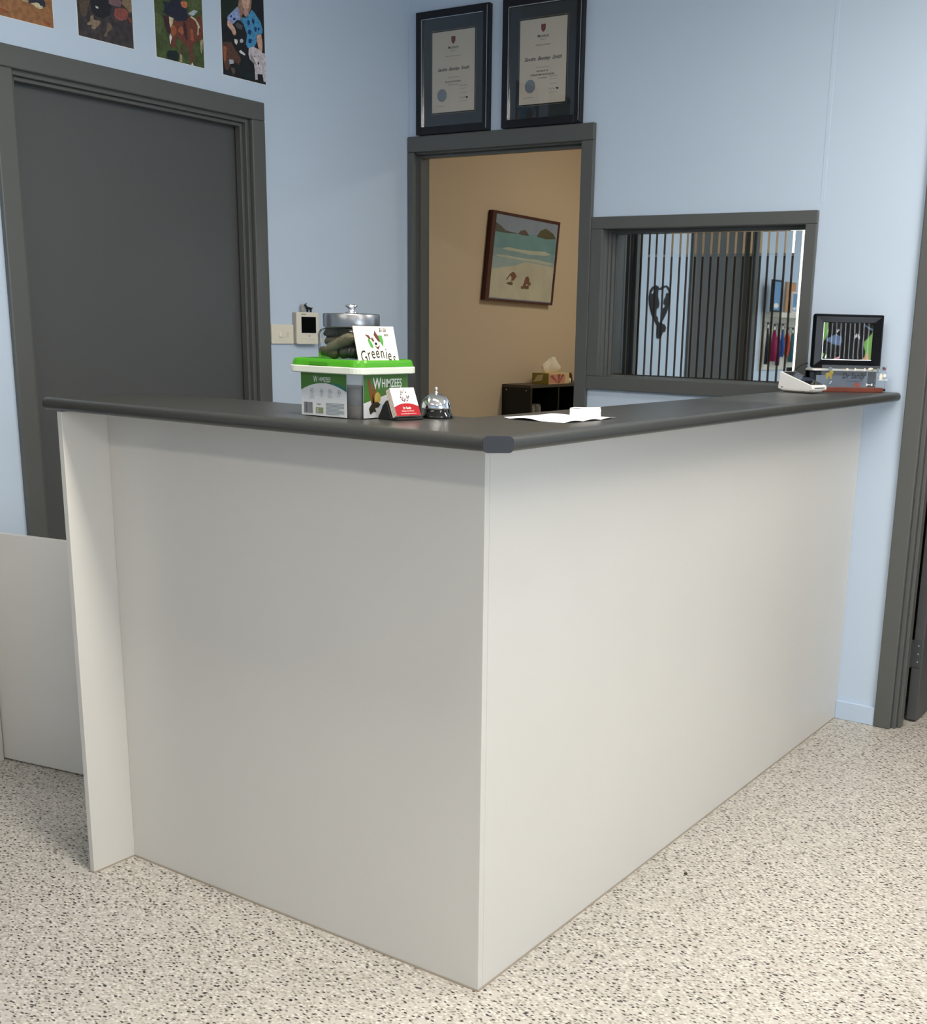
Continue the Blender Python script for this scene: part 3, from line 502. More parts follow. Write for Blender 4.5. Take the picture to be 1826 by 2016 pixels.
# chamfered corner filler
ca=[(front[1][0],front[1][1]-o_,z) for o_,z in pr]; cb=[(front[2][0]+o_,front[2][1],z) for o_,z in pr]
mb.add(ca+cb,[(i,i+1,m+i+1,m+i) for i in range(m-1)]+[(0,m,2*m-1,m-1)],'counter_grey')
ct=mb.build('countertop')
tag(ct,'dark grey L-shaped worktop with rounded edge on top of the white desk','countertop')
dx,dy=front[2][0]-front[1][0],front[2][1]-front[1][1]; ln=math.hypot(dx,dy)
Mc=basis(((front[1][0]+front[2][0])/2,(front[1][1]+front[2][1])/2,(H+HT)/2),(dx/ln,dy/ln,0),(0,0,1),(dy/ln,-dx/ln,0))
mb=MB(); mb.prism(rrect(ln+0.014,HT-H+0.001,0.0095),-0.002,0.0016,'counter_cap',Mc); mb.build('corner_cap',ct,bevel=0.0005,label='flat blue-grey cap on the cut corner')
# low white gate panel between desk and left wall
g0=Vector((-1.990,0.205,0)); g1=Vector((-1.13,0.352,0)); gd=(g1-g0).normalized(); gl=(g1-g0).length
GW=g0.copy()
gt=thing('low_gate','low white gate panel between the desk end and the blue wall','gate',g0,math.atan2(gd.y,gd.x))
mb=MB(); mb.box((0,0,0.006),(gl,0.018,0.724),'laminate'); mb.build('gate_panel',gt,bevel=0.001)
_rot=Matrix.Rotation(-math.atan2(gd.y,gd.x),4,'Z')@T3(-g0.x,-g0.y,0)
mb=MB(); mb.box((-1.9955,0.0,0.0),(-1.979,0.2025,0.724),'laminate',_rot); mb.build('wall_batten',gt,bevel=0.001)
for z in (0.15,0.58):
    mb=MB(); mb.lathe([(0.006,z-0.03),(0.006,z+0.03)],'metal_hinge',T3(0.004,0.0245,0),n=12); mb.box((0.004,0.0182,z-0.03),(0.03,0.0195,z+0.03),'metal_hinge'); mb.build('hinge',gt)

# ---------------- wall photographs ----------------
def wall_photo(key,y0,y1,z0,z1,bg,label,tilt=0):
    t=thing('wall_photograph',label,'photograph',(XL,y0,z0),0,'animal photographs above the grey door')
    M=basis((0,0,0),(0,1,0),(0,0,1),(1,0,0)); Ma=M@T3(-y0,-z0,0)
    mb=MB(); mb.box((0,0,0),(y1-y0,z1-z0,0.0008),'paper',M); mb.build('photo_paper',t)
    mb=MB(); mb.flat([(0.0015,0.0015),(y1-y0-0.0015,0.0015),(y1-y0-0.0015,z1-z0-0.0015),(0.0015,z1-z0-0.0015)],0.001,bg,M)
    art(mb,key,Ma,(y0+0.0015,y1-0.0015,z0+0.0015,z1-0.0015)); mb.build('photo_print',t)
wall_photo('P1',0.372,0.575,2.175,2.46,'print_rust','photograph of dark and white animal on rusty ground, leftmost of four above grey door')
wall_photo('P2',0.657,0.860,2.174,2.46,'print_dark','dim brown photograph with a red patch, second from left above grey door')
wall_photo('P3',0.945,1.145,2.169,2.455,'print_grass','photograph of brown and white horse on grass above grey door')
wall_photo('P4',1.224,1.424,2.165,2.452,'print_night','photograph of person in blue patterned shirt with white and black dogs above grey door')

# ---------------- diplomas ----------------
def diploma(x0,x1,z0,z1,lines,label):
    t=thing('framed_diploma',label,'diploma',((x0+x1)/2,YB,z0),0,'framed diplomas over the doorway')
    w_=x1-x0; h_=z1-z0; M=basis((0,0,0),(1,0,0),(0,0,1),(0,-1,0))
    mb=MB(); fw=0.029
    for (a0,a1,b0,b1) in ((-w_/2,-w_/2+fw,0,h_),(w_/2-fw,w_/2,0,h_),(-w_/2+fw,w_/2-fw,0,fw),(-w_/2+fw,w_/2-fw,h_-fw,h_)):
        mb.box((a0,b0,0),(a1,b1,0.024),'black_frame',M)
    fr=mb.build('picture_frame',t,bevel=0.002)
    mb=MB(); iw=w_/2-fw
    for (a0,a1,b0,b1) in ((-iw,-iw+0.0022,fw,h_-fw),(iw+0.0195,iw+0.0215,0.008,h_-0.008),(-iw,iw,h_-fw-0.0022,h_-fw)): mb.box((a0,b0,0.015),(a1,b1,0.0255),'silver',M)
    mb.build('silver_fillet',fr)
    mb=MB(); mb.box((-iw,fw,0.004),(iw,h_-fw,0.010),'mat_board',M)
    dw,dh=0.105,0.1485; zc=h_/2+0.0
    mb.box((-dw-0.006,zc-dh-0.006,0.010),(dw+0.006,zc+dh+0.006,0.0112),'gold_line',M); mb.box((-dw-0.0045,zc-dh-0.0045,0.0112),(dw+0.0045,zc+dh+0.0045,0.0114),'black_plain',M)
    mb.build('mat_board',t)
    mb=MB(); mb.box((-dw,zc-dh,0.0114),(dw,zc+dh,0.012),'cert_paper',M); Mc=M@T3(0,zc,0.012)
    mb.flat([(-0.010,0.128),(0.010,0.128),(0.010,0.112),(0.007,0.106),(0,0.100),(-0.007,0.106),(-0.010,0.112)],0.0003,'crest_red',Mc)
    mb.flat([(-0.005,0.122),(0.005,0.122),(0.005,0.112),(0,0.107),(-0.005,0.112)],0.0005,'art_pfig',Mc)
    for (s_,x,y,h,k,sx,sh) in lines: text(mb,s_,x,y,h,k,Mc,0.0005,sx,shear=sh,bold=0.012)
    mb.flat(ell(-0.055,-0.085,0.024,0.024,28),0.0004,'seal',Mc)
    for (px_,py_) in ((0.052,-0.055),(0.052,-0.10)):
        pts=[(px_-0.022+0.004*i,py_+0.004*math.sin(i*1.9)+0.002*math.cos(i*3.1)) for i in range(11)]
        for q0,q1 in zip(pts,pts[1:]): mb.flat([(q0[0],q0[1]),(q1[0],q1[1]),(q1[0],q1[1]+0.0012),(q0[0],q0[1]+0.0012)],0.0005,'ink',Mc)
    mb.flat([(0.062,-0.099),(0.068,-0.095),(0.076,-0.100),(0.070,-0.104)],0.0006,'ink',Mc)
    for yy in (-0.066,-0.082,-0.112): mb.flat([(0.034,yy),(0.066,yy),(0.066,yy+0.0009),(0.034,yy+0.0009)],0.0005,'ink_light',Mc)
    mb.flat([(-0.085,-0.125),(-0.04,-0.125),(-0.04,-0.1239),(-0.085,-0.1239)],0.0005,'ink_light',Mc)
    mb.build('certificate',t)
    mb=MB(); mb.box((-iw,fw,0.0165),(iw,h_-fw,0.018),'thin_glass',M); mb.build('frame_glass',t)
base=[('Murdoch',0,0.083,0.0105,'ink',0.95,0),('UNIVERSITY',0,0.0745,0.0030,'ink_light',1.3,0)]
diploma(-1.944,-1.584,2.1035,2.560,base+[('UNIVERSITY OF WESTERN AUSTRALIA',0,0.055,0.0032,'ink_light',1.05,0),('Sandra  Bentley  Smith',0,0.004,0.0125,'ink',0.98,0.45),('is hereby awarded the degree of',0,-0.022,0.0030,'ink_light',1.1,0),('BACHELOR OF SCIENCE',0,-0.040,0.0058,'ink',0.9,0),('VETERINARY BIOLOGY',0,-0.050,0.0036,'ink_light',1,0)],
 'black framed certificate with red crest, left one of the two above the doorway')
diploma(-1.521,-1.161,2.1035,2.560,base+[('WESTERN  AUSTRALIA',0,0.055,0.0040,'ink',1.2,0),('Sandra  Bentley  Smith',0,0.004,0.0135,'ink',0.98,0.45),('is hereby awarded the degree of',0,-0.022,0.0030,'ink_light',1.1,0),('BACHELOR OF',0,-0.037,0.0062,'ink',0.9,0),('VETERINARY MEDICINE AND SURGERY',0,-0.050,0.0062,'ink',0.72,0),('WITH HONOURS',0,-0.060,0.0036,'ink',1,0)],
 'black framed certificate with three heading lines, right one of the two above the doorway')

# ---------------- switch, intercom and its figurines ----------------
t=thing('light_switch','cream double light switch plate beside the grey door architrave','light switch',(XL,1.4655,1.272))
M=basis((0,0,0),(0,1,0),(0,0,1),(1,0,0))
mb=MB(); mb.prism(rrect(0.114,0.071,0.004,4,0,0.0355),0,0.008,'cream_plastic',M); mb.build('switch_plate',t,bevel=0.001)
for cx,tl in ((-0.013,-0.25),(0.022,0.25)):
    mb=MB(); mb.box((-0.006,-0.010,-0.001),(0.006,0.010,0.0035),'cream_plastic',M@T3(cx,0.034,0.0085)@Matrix.Rotation(tl,4,'X')); mb.build('rocker',t,bevel=0.001)
t=thing('intercom_panel','white wall intercom panel with dark square screen left of the treat jar','intercom',(XL,1.581,1.272))
mb=MB(); mb.prism(rrect(0.114,0.117,0.004,4,0,0.0585),0,0.020,'grey_plastic',M); bd=mb.build('back_box',t,bevel=0.001)
mb=MB(); mb.prism(rrect(0.115,0.118,0.005,4,0,0.0585),0.020,0.028,'cream_plastic',M); mb.build('face_plate',t,bevel=0.0015)
mb=MB(); mb.prism(rrect(0.084,0.066,0.002,3,0.002,0.071),0.028,0.0286,'white_plastic',M); mb.box((-0.037,0.041,0.0286),(0.041,0.101,0.0292),'screen_dark',M); mb.build('screen',t)
mb=MB(); mb.box((-0.037,0.0205,0.028),(0.037,0.0235,0.0292),'white_bright',M); mb.build('handset_lip',t)
mb=MB(); mb.lathe([(0.0035,0.028),(0.0035,0.0295)],'grey_plastic',M@T3(0.004,0.030,0),n=14); mb.build('talk_button',t)
mb=MB(); mb.box((-0.036,0.1085,0.028),(-0.012,0.1105,0.0284),'ink',M); mb.build('maker_mark',t)
# small ornaments standing on the intercom
def critter(name,label,loc,mat,mat2,rz,up=0):
    t=thing(name,label,'figurine',loc,rz,None)
    mb=MB()
    if up:   # four legged animal
        for lx,ly in ((-0.007,-0.003),(0.008,-0.003),(-0.007,0.003),(0.008,0.003)): mb.tube([(lx,ly,0),(lx*0.9,ly,0.006),(lx*0.85,ly*0.7,0.012)],[0.0026,0.0022,0.003],mat,n=8)
        mb.tube([(-0.012,0,0.0145),(-0.006,0,0.0155),(0.002,0,0.014),(0.010,0,0.0125),(0.013,0,0.011)],[0.0032,0.0052,0.0048,0.0045,0.002],mat,n=10)
        mb.tube([(-0.009,0,0.016),(-0.0115,0,0.021),(-0.013,0,0.0255)],[0.0042,0.0036,0.003],mat,n=8)
        mb.tube([(-0.012,0,0.0265),(-0.016,0,0.025),(-0.019,0,0.0235)],[0.0042,0.0034,0.0018],mat,n=8)
        for sy in (-1,1): mb.tube([(-0.011,sy*0.0024,0.029),(-0.0105,sy*0.004,0.034)],[0.0016,0.0004],mat,n=6)
        mb.tube([(0.012,0,0.013),(0.017,0,0.018)],[0.0014,0.0006],mat,n=6)
    else:
        mb.lathe([(0.0001,0),(0.0075,0.0005),(0.0078,0.004),(0.0062,0.010),(0.0050,0.014),(0.0064,0.018),(0.0066,0.022),(0.0045,0.0262),(0.0001,0.0275)],mat,n=16)
        for sy in (-1,1): mb.tube([(0,sy*0.0035,0.024),(0,sy*0.0062,0.0295)],[0.0024,0.0007],mat,n=6)
        for sy in (-1,1): mb.tube([(0.004,sy*0.006,0.0115),(0.0075,sy*0.0045,0.008)],[0.0022,0.0016],mat,n=6)
    mb.build('body',t)
    mb=MB(); 
    if up: mb.lathe([(0.0001,0.0012),(0.0011,0)],mat2,T3(-0.0135,-0.0035,0.0275)@Matrix.Rotation(PI/2,4,'X'),n=8,caps=False)
    else:
        for sy in (-1,1): mb.lathe([(0.0001,0.0012),(0.0010,0)],mat2,T3(0.0058,sy*0.0024,0.021)@Matrix.Rotation(PI/2,4,'Y'),n=8,caps=False)
    mb.build('eye',t)
critter('animal_figurine','tiny pale grey figurine standing on the intercom, beside the black one',(XL+0.014,1.566,1.3906),'grey_plastic','black_plain',-0.4)
critter('animal_figurine','tiny black four-legged figurine standing on top of the intercom',(XL+0.014,1.601,1.3906),'black_plain','white_plastic',1.2,1)

# ---------------- tub of dog chews ----------------
tx0,tx1,ty0,ty1=-0.432,-0.268,-0.050,0.106
tcx,tcy=(tx0+tx1)/2,(ty0+ty1)/2; tw,td=tx1-tx0,ty1-ty0
t=thing('treat_tub','clear plastic tub with green lid and green labels on the worktop','tub',(tcx,tcy,HT))
def rring(w,d,r,z,n=5): return [(x,y,z) for x,y in rrect(w,d,r,n)]
mb=MB(); mb.loft([rring(tw-0.012,td-0.012,0.02,0.0005),rring(tw-0.007,td-0.007,0.022,0.006),rring(tw,td,0.022,0.088)],'tub_plastic',caps=False); mb.add(rring(tw-0.012,td-0.012,0.02,0.0005),[tuple(reversed(range(24)))],'tub_plastic'); mb.build('tub_body',t)
mb=MB(); mb.loft([rring(tw-0.02,td-0.02,0.018,0.002),rring(tw-0.014,td-0.014,0.018,0.024)],'tub_brown'); mb.loft([rring(tw-0.02,td-0.02,0.018,0.026),rring(tw-0.012,td-0.012,0.018,0.056)],'tub_grey'); mb.build('dog_chews',t,label='brown and grey chews seen through the clear corner').__setitem__('kind','stuff')
mb=MB(); mb.loft([rring(tw+0.022,td+0.022,0.022,0.0855),rring(tw+0.030,td+0.028,0.024,0.087),rring(tw+0.030,td+0.028,0.024,0.0985),rring(tw+0.026,td+0.026,0.024,0.0995)],'tub_rim',smooth=False); mb.build('tub_rim',t,bevel=0.0012)
mb=MB(); L_=[rring(tw+0.026,td+0.024,0.024,0.0996),rring(tw+0.022,td+0.020,0.023,0.108),rring(tw+0.018,td+0.016,0.022,0.1128),rring(tw+0.010,td+0.008,0.02,0.1135),rring(tw+0.006,td+0.004,0.018,0.1050)]
mb.loft(L_,'green_lid',smooth=False); mb.build('lid',t,bevel=0.0008)
mb=MB(); mb.prism(rrect(0.05,0.006,0.0028,4,-0.01,0.104),0,0.0016,'green_lid',basis((0,-(td/2+0.0115),0),(1,0,0),(0,0,1),(0,-1,0))); mb.build('lid_tab',t)
# left label (on the -y face), coordinates relative to tub centre
ML_=basis((0,-td/2-0.0008,0),(1,0,0),(0,0,1),(0,-1,0))
def curve_arc(x0,x1,z0,zm,n=16): return [(x0+(x1-x0)*i/n, z0+(zm-z0)*(1-(2*i/n-1)**2)) for i in range(n+1)]
mb=MB(); k=HT
X=lambda x:x-tcx
mb.box((X(-0.418),0.002,0),(X(-0.297),0.0855,0.0006),'label_white',ML_)
ar=curve_arc(X(-0.418),X(-0.297),0.051,0.066)
mb.flat([(X(-0.418),0.0853),(X(-0.297),0.0853)]+list(reversed(ar)),0.0009,'label_green',ML_)
ar2=[(x,z+0.0002) for x,z in ar[8:]]; mb.flat(ar2+[(X(-0.297),0.060),(X(-0.32),0.0665)],0.0010,'label_teal',ML_)
text(mb,'W',X(-0.3785),0.0675,0.0125,'label_white',ML_,0.0012,0.62,bold=0.012); text(mb,'HIMZEES',X(-0.354),0.0695,0.0085,'label_white',ML_,0.0012,0.68,bold=0.012)
mb.tube([(X(-0.358),0.0693,0.0012),(X(-0.350),0.0665,0.0012),(X(-0.341),0.0690,0.0012)],0.0004,'label_white',ML_,n=5)
for x in (-0.389,-0.363,-0.341,-0.317):
    mb.flat(ell(X(x),0.0500,0.0046,0.0052,18),0.0009,'label_text',ML_); mb.flat(ell(X(x),0.0500,0.0036,0.0042,18),0.0011,'label_white',ML_); mb.flat(ell(X(x),0.0500,0.0014,0.0024,8,0.5),0.0012,'label_text',ML_)
for x,ts in ((-0.389,('GRAIN FREE','SUITABLE FOR','DOGS 3 MONTHS +')),(-0.363,('NATURAL','CARE')),(-0.341,('GLUTEN FREE','VEGETARIAN')),(-0.317,('PROTEIN',))):
    for i,s_ in enumerate(ts): text(mb,s_,X(x),0.0415-i*0.0032,0.0019,'label_text',ML_,0.0011,0.8 if i==0 else 0.7)
bx=X(-0.411); rb=random.Random(3)
while bx<X(-0.3895):
    wd=rb.choice((0.0006,0.0010,0.0015)); mb.flat([(bx,0.006),(bx+wd,0.006),(bx+wd,0.0275),(bx,0.0275)],0.0010,'label_dark',ML_); bx+=wd+rb.choice((0.0006,0.0011))
mb.flat([(X(-0.379),0.007),(X(-0.359),0.007),(X(-0.359),0.0185),(X(-0.379),0.0185)],0.0010,'label_olive',ML_); text(mb,'5',X(-0.374),0.0085,0.008,'label_white',ML_,0.0012)
text(mb,'WEEE',X(-0.371),0.0235,0.003,'label_dark',ML_,0.0011,1.1)
for i in range(9): mb.flat([(X(-0.352),0.0268-i*0.0026),(X(-0.304+(-0.012 if i in (4,8) else 0)),0.0268-i*0.0026),(X(-0.304+(-0.012 if i in (4,8) else 0)),0.0279-i*0.0026),(X(-0.352),0.0279-i*0.0026)],0.0010,'label_text',ML_)
mb.build('label',t,label='white and green label with barcode')
MR_=basis((td*0+tw/2+0.0008,0,0),(0,1,0),(0,0,1),(1,0,0))
mb=MB(); Y=lambda y:y-tcy
mb.box((Y(-0.037),0.002,0),(Y(0.098),0.0855,0.0006),'label_white',MR_)
mb.flat([(Y(-0.037),0.0853),(Y(0.098),0.0853),(Y(0.098),0.052),(Y(0.07),0.0495),(Y(0.030),0.0455),(Y(0.0),0.039),(Y(-0.037),0.031)],0.0009,'label_green',MR_)
text(mb,'W',Y(0.003),0.0575,0.0225,'label_white',MR_,0.0012,0.74,bold=0.014); text(mb,'HIMZEES',Y(0.0475),0.0605,0.0165,'label_white',MR_,0.0012,0.70,bold=0.014)
mb.tube([(Y(0.046),0.0600,0.0012),(Y(0.056),0.0545,0.0012),(Y(0.068),0.0545,0.0012),(Y(0.077),0.0600,0.0012)],0.0006,'label_white',MR_,n=5)
text(mb,'NATURAL',Y(0.03),0.0555,0.0022,'label_olive',MR_,0.0012,1.1)
for (y0,z0,y1,z1,r,c) in ((-0.022,0.074,-0.010,0.030,0.0045,'treat_brown'),(-0.005,0.066,-0.006,0.028,0.0050,'treat_brown')):
    mb.flat([(Y(y0)-r,z0),(Y(y0),z0+0.004),(Y(y0)+r,z0),(Y(y1)+r,z1),(Y(y1)-r,z1)],0.0011,c,MR_)
mb.flat(ell(Y(0.004),0.040,0.0090,0.0115,18),0.0012,'treat_tan',MR_)
mb.flat([(Y(-0.022),0.020),(Y(-0.014),0.029),(Y(0.002),0.033),(Y(0.013),0.028),(Y(0.006),0.022),(Y(-0.004),0.021),(Y(0.0),0.013),(Y(-0.008),0.014),(Y(-0.018),0.0085)],0.0013,'treat_dark',MR_)
mb.flat(ell(Y(0.026),0.0200,0.0095,0.0085,20),0.0012,'badge_blue',MR_); text(mb,'30',Y(0.026),0.0170,0.006,'label_white',MR_,0.0014,0.9)
mb.build('label',t,label='green label with chew picture')

# ---------------- treat jar on the lid ----------------
jz=HT+0.1050+0.0002; JX,JY=-0.348,0.022
t=thing('treat_jar','clear glass jar of dark chews with brushed metal lid, standing on the tub','jar',(JX,JY,jz))
mb=MB(); E=0.0085
out=[rring(0.098,0.098,0.024,0.0),rring(0.108,0.108,0.026,0.004),rring(0.110,0.110,0.026,0.046+E),rring(0.106,0.106,0.030,0.055+E),rring(0.096,0.096,0.040,0.0595+E)]
inn=[rring(0.090,0.090,0.038,0.0595+E),rring(0.102,0.102,0.028,0.053+E),rring(0.106,0.106,0.024,0.046+E),rring(0.104,0.104,0.024,0.006),rring(0.09,0.09,0.02,0.003)]
mb.loft(out+inn,'jar_glass'); mb.build('jar_body',t)
mb=MB(); mb.lathe([(r_,z_+E) for r_,z_ in [(0.046,0.0600),(0.0555,0.0605),(0.0560,0.0625),(0.0560,0.0845),(0.0545,0.0865),(0.020,0.0880),(0.0001,0.0882)]],'brushed',n=64); lid=mb.build('jar_lid',t,label='brushed metal jar lid')
mb=MB(); mb.lathe([(r_,z_+E) for r_,z_ in [(0.012,0.0880),(0.0125,0.0895),(0.0065,0.0915),(0.0055,0.0955),(0.0085,0.0985),(0.0125,0.1005),(0.0125,0.1030),(0.0060,0.1050),(0.0001,0.1055)]],'chrome',n=32)
mb.build('lid_knob',lid,label='shiny chrome knob')
def chew(label,a,b,r,mat,ribs=6,group='dental chews in the jar'):
    a=Vector(a);b=Vector(b); t_=thing('dental_chew',label,'dog chew',(JX+a.x,JY+a.y,jz+a.z),0,group)
    n=28;path=[];rad=[]
    d=b-a
    for i in range(n+1):
        s_=i/n; p=d*s_+Vector((0,0,0.003*math.sin(PI*s_)))
        path.append(p); e=min(1,math.sin(PI*min(max(s_,0.03),0.97))*3.0); rad.append(r*(0.45+0.55*e)*(1+(0.13 if ribs>9 else 0.08)*math.sin(s_*PI*2*ribs)*(1 if s_>0.4 else 0)))
    mb=MB(); mb.tube(path,rad,mat,n=12); mb.build('chew_body',t_)
Z=0.0042
chew('lowest front chew in the jar, its rounded end at the bottom left',(-0.047,-0.038,Z+0.017),(0.000,-0.042,Z+0.009),0.0098,'chew')
chew('big ribbed chew lying diagonally at the front of the jar',(-0.026,-0.040,Z+0.021),(0.042,-0.042,Z+0.046),0.0108,'chew_light',10)
chew('left middle chew in the jar, above the lowest one',(-0.046,-0.024,Z+0.035),(0.006,-0.020,Z+0.038),0.0100,'chew')
chew('dark chew near the top left of the jar',(-0.044,-0.030,Z+0.0515),(0.014,-0.030,Z+0.0525),0.0078,'chew_dark')
chew('dark chew at the top of the jar, lying crosswise under the lid',(-0.004,-0.034,Z+0.0535),(0.045,-0.004,Z+0.0535),0.0078,'chew_dark',4)
chew('chew at the bottom right corner of the jar',(0.006,-0.041,Z+0.012),(0.046,-0.030,Z+0.014),0.0105,'chew_dark')
chew('chew behind the price card in the jar',(0.043,-0.022,Z+0.030),(0.043,0.040,Z+0.032),0.0095,'chew')
chew('lower chew behind the price card in the jar',(0.043,-0.010,Z+0.012),(0.043,0.042,Z+0.012),0.0095,'chew_dark')
chew('chew at the back of the jar, lying level',(-0.044,0.012,Z+0.014),(0.022,0.020,Z+0.014),0.0125,'chew_dark')
chew('chew at the back of the jar, upper layer',(-0.044,0.024,Z+0.040),(0.026,0.032,Z+0.042),0.0125,'chew_dark')
chew('chew in the middle of the jar, between front and back layers',(-0.040,-0.004,Z+0.024),(0.026,0.000,Z+0.026),0.0120,'chew_dark')
chew('upper chew in the middle of the jar',(-0.036,0.002,Z+0.049),(0.030,0.010,Z+0.049),0.0100,'chew_dark')

# ---------------- price card leaning on the jar ----------------
# local x along the card width, y up the card, z outward
pb0=Vector((-0.2650,-0.050,jz+0.0006)); wd=Vector((0.06,1,0)).normalized(); up=Vector((-0.24,0.0,1)).normalized(); up=(up-wd*up.dot(wd)).normalized(); nr=wd.cross(up)
t=thing('price_card','cream card with dog head logo and handwritten price leaning on the jar','sign',pb0)
M=basis((0,0,0),wd,up,nr)
mb=MB(); CW,CH=0.112,0.0735
Q=lambda y,z:((y+0.052),(z-jz)/0.965)
QM=M@T3(0,0,0)
mb.box((0,0,-0.0006),(CW,CH,0.0006),'card_cream',M)
o_=0.0095
sh=lambda pts:[(x+0.001-0.10*(y),y+o_) for x,y in pts]
gm='greenies_green'
mb.flat(sh([(0.036,0.036),(0.040,0.042),(0.046,0.031),(0.048,0.024),(0.044,0.021),(0.040,0.024)]),0.0009,gm,M)
mb.flat(sh([(0.066,0.0465),(0.078,0.0465),(0.079,0.033),(0.075,0.024),(0.071,0.031)]),0.0009,gm,M)
mb.flat(sh([(0.032,0.0480),(0.042,0.0465),(0.046,0.0395),(0.042,0.0385),(0.037,0.043)]),0.0010,'dog_brown',M)
mb.flat(sh([(0.056,0.0470),(0.061,0.0560),(0.067,0.0450),(0.070,0.033),(0.064,0.035)]),0.0010,'dog_brown',M)
mb.flat(sh([(0.046,0.0390),(0.050,0.0430),(0.054,0.036),(0.050,0.033)]),0.0010,'dog_brown',M)
mb.flat(ell(0.0545,0.0300+o_,0.0036,0.0027,12),0.0011,'black_plain',M)
mb.flat(sh([(0.051,0.0265),(0.059,0.0235),(0.067,0.0275),(0.063,0.022),(0.059,0.0185),(0.055,0.0225)]),0.0010,'dog_brown',M)
for ch,px_,zz,rt in zip('Greenies',(0.018,0.0315,0.0425,0.0545,0.0675,0.0780,0.0865,0.0985),(0.0030,0.0085,0.0110,0.0120,0.0115,0.0100,0.0068,0.0015),(0.16,0.12,0.07,0.02,-0.03,-0.07,-0.11,-0.16)):
    text(mb,ch,px_,zz,0.0245 if ch=='G' else 0.0225,'black_plain',M,0.0010,0.70,rot=rt,bold=0.004)
text(mb,'$1.50',0.079,0.0630,0.0072,'ink',M,0.0011,0.85,rot=-0.03,bold=0.01); text(mb,'each',0.087,0.0545,0.0056,'ink',M,0.0011,0.9,bold=0.01)
mb.build('card_board',t)

# ---------------- business cards in holder ----------------
bc=Vector((-0.199,0.020,HT)); wd=Vector((0.17,1,0)).normalized(); 
t=thing('business_card_holder','small black card holder beside the bell, loaded with business cards','card holder',bc,math.atan2(wd.y,wd.x))
tilt=0.40
Mk=Matrix.Rotation(PI/2-tilt,4,'X')   # local: x along, y up the card, z toward the customer
Mk=basis((0,0,0.006),(1,0,0),(0,math.sin(tilt),math.cos(tilt)),(0,-math.cos(tilt),math.sin(tilt)))
mb=MB()
mb.prism([(-0.004,0),(0.056,0),(0.053,0.006),(0.034,0.034),(0.0290,0.038),(0.0150,0.0045),(-0.004,0.0045)],-0.034,0.034,'rubber',basis((0,0,0),(0,1,0),(0,0,1),(1,0,0)))
mb.build('holder',t,bevel=0.001)
stk=thing('business_card_stack','stack of white and red business cards with a red curved footer standing beside the bell','business cards',bc,math.atan2(wd.y,wd.x))
mb=MB(); CWB=0.062; CHB=0.056
for i in range(10): mb.box((-CWB/2+0.0003*(i%3),0.004,-0.0125+i*0.00125),(CWB/2-0.0002*(i%2),CHB+0.003,-0.0125+i*0.00125+0.0009),'kraft' if i%3==0 else 'card_white',Mk)
mb.build('card_block',stk)
mb=MB(); mb.box((-CWB/2,0.003,0.0002),(CWB/2,CHB+0.004,0.0008),'card_white',Mk)
arc=curve_arc(-CWB/2,CWB/2,0.0215,0.0285)
mb.flat([(-CWB/2,0.003),(CWB/2,0.003)]+list(reversed(arc)),0.0010,'card_red',Mk)
rb=random.Random(11)
for i in range(46):
    a=rb.uniform(0,2*PI); rr=rb.uniform(0.2,1)**0.5; cx_=0.001+0.0115*rr*math.cos(a); cy_=0.0435+0.0125*rr*math.sin(a)
    if rr*0+abs(cx_-0.001)<0.002 and cy_>0.045: continue
    mb.flat([(cx_+rb.uniform(0.0007,0.0022)*math.cos(b_),cy_+rb.uniform(0.0008,0.0026)*math.sin(b_)) for b_ in (0,1.3,2.5,3.8,5.1)],0.0010+i*0.00001,rb.choice(('dog_brown','art_horse','ink_grey','art_brown','label_text')),Mk)
text(mb,'Dr Sandy',0,0.0165,0.0050,'card_white',Mk,0.0013,0.8,bold=0.012); text(mb,'Mobile Vet Service',0,0.0112,0.0029,'card_white',Mk,0.0013,1.0); text(mb,'www.drsandymobilevetservice.com',0,0.0062,0.0020,'card_white',Mk,0.0013,1.0)
mb.build('front_card',stk,label='white card with red curved footer')

# ---------------- service bell ----------------
t=thing('service_bell','shiny chrome service bell with black base on the worktop corner','bell',(-0.204,0.112,HT))
mb=MB(); mb.lathe([(0.0345,0.0),(0.0355,0.001),(0.0345,0.006),(0.0300,0.0105),(0.0290,0.0165),(0.0282,0.0185),(0.02,0.0190),(0.0001,0.0190)],'black_gloss',n=48); mb.build('bell_base',t)
mb=MB(); pr_=[(0.0285,0.0185),(0.0305,0.0188),(0.0303,0.0215)]+[(0.0302*math.cos(a*PI/2/14),0.0215+0.0275*math.sin(a*PI/2/14)) for a in range(1,14)]+[(0.0035,0.0492)]
mb.lathe(pr_,'chrome',n=64); mb.build('bell_dome',t)
mb=MB(); mb.lathe([(0.0035,0.0490),(0.0035,0.0515),(0.0016,0.0520),(0.0016,0.0555),(0.0032,0.0565),(0.0034,0.0590),(0.0022,0.0610),(0.0001,0.0615)],'chrome',n=20); mb.build('plunger',t)

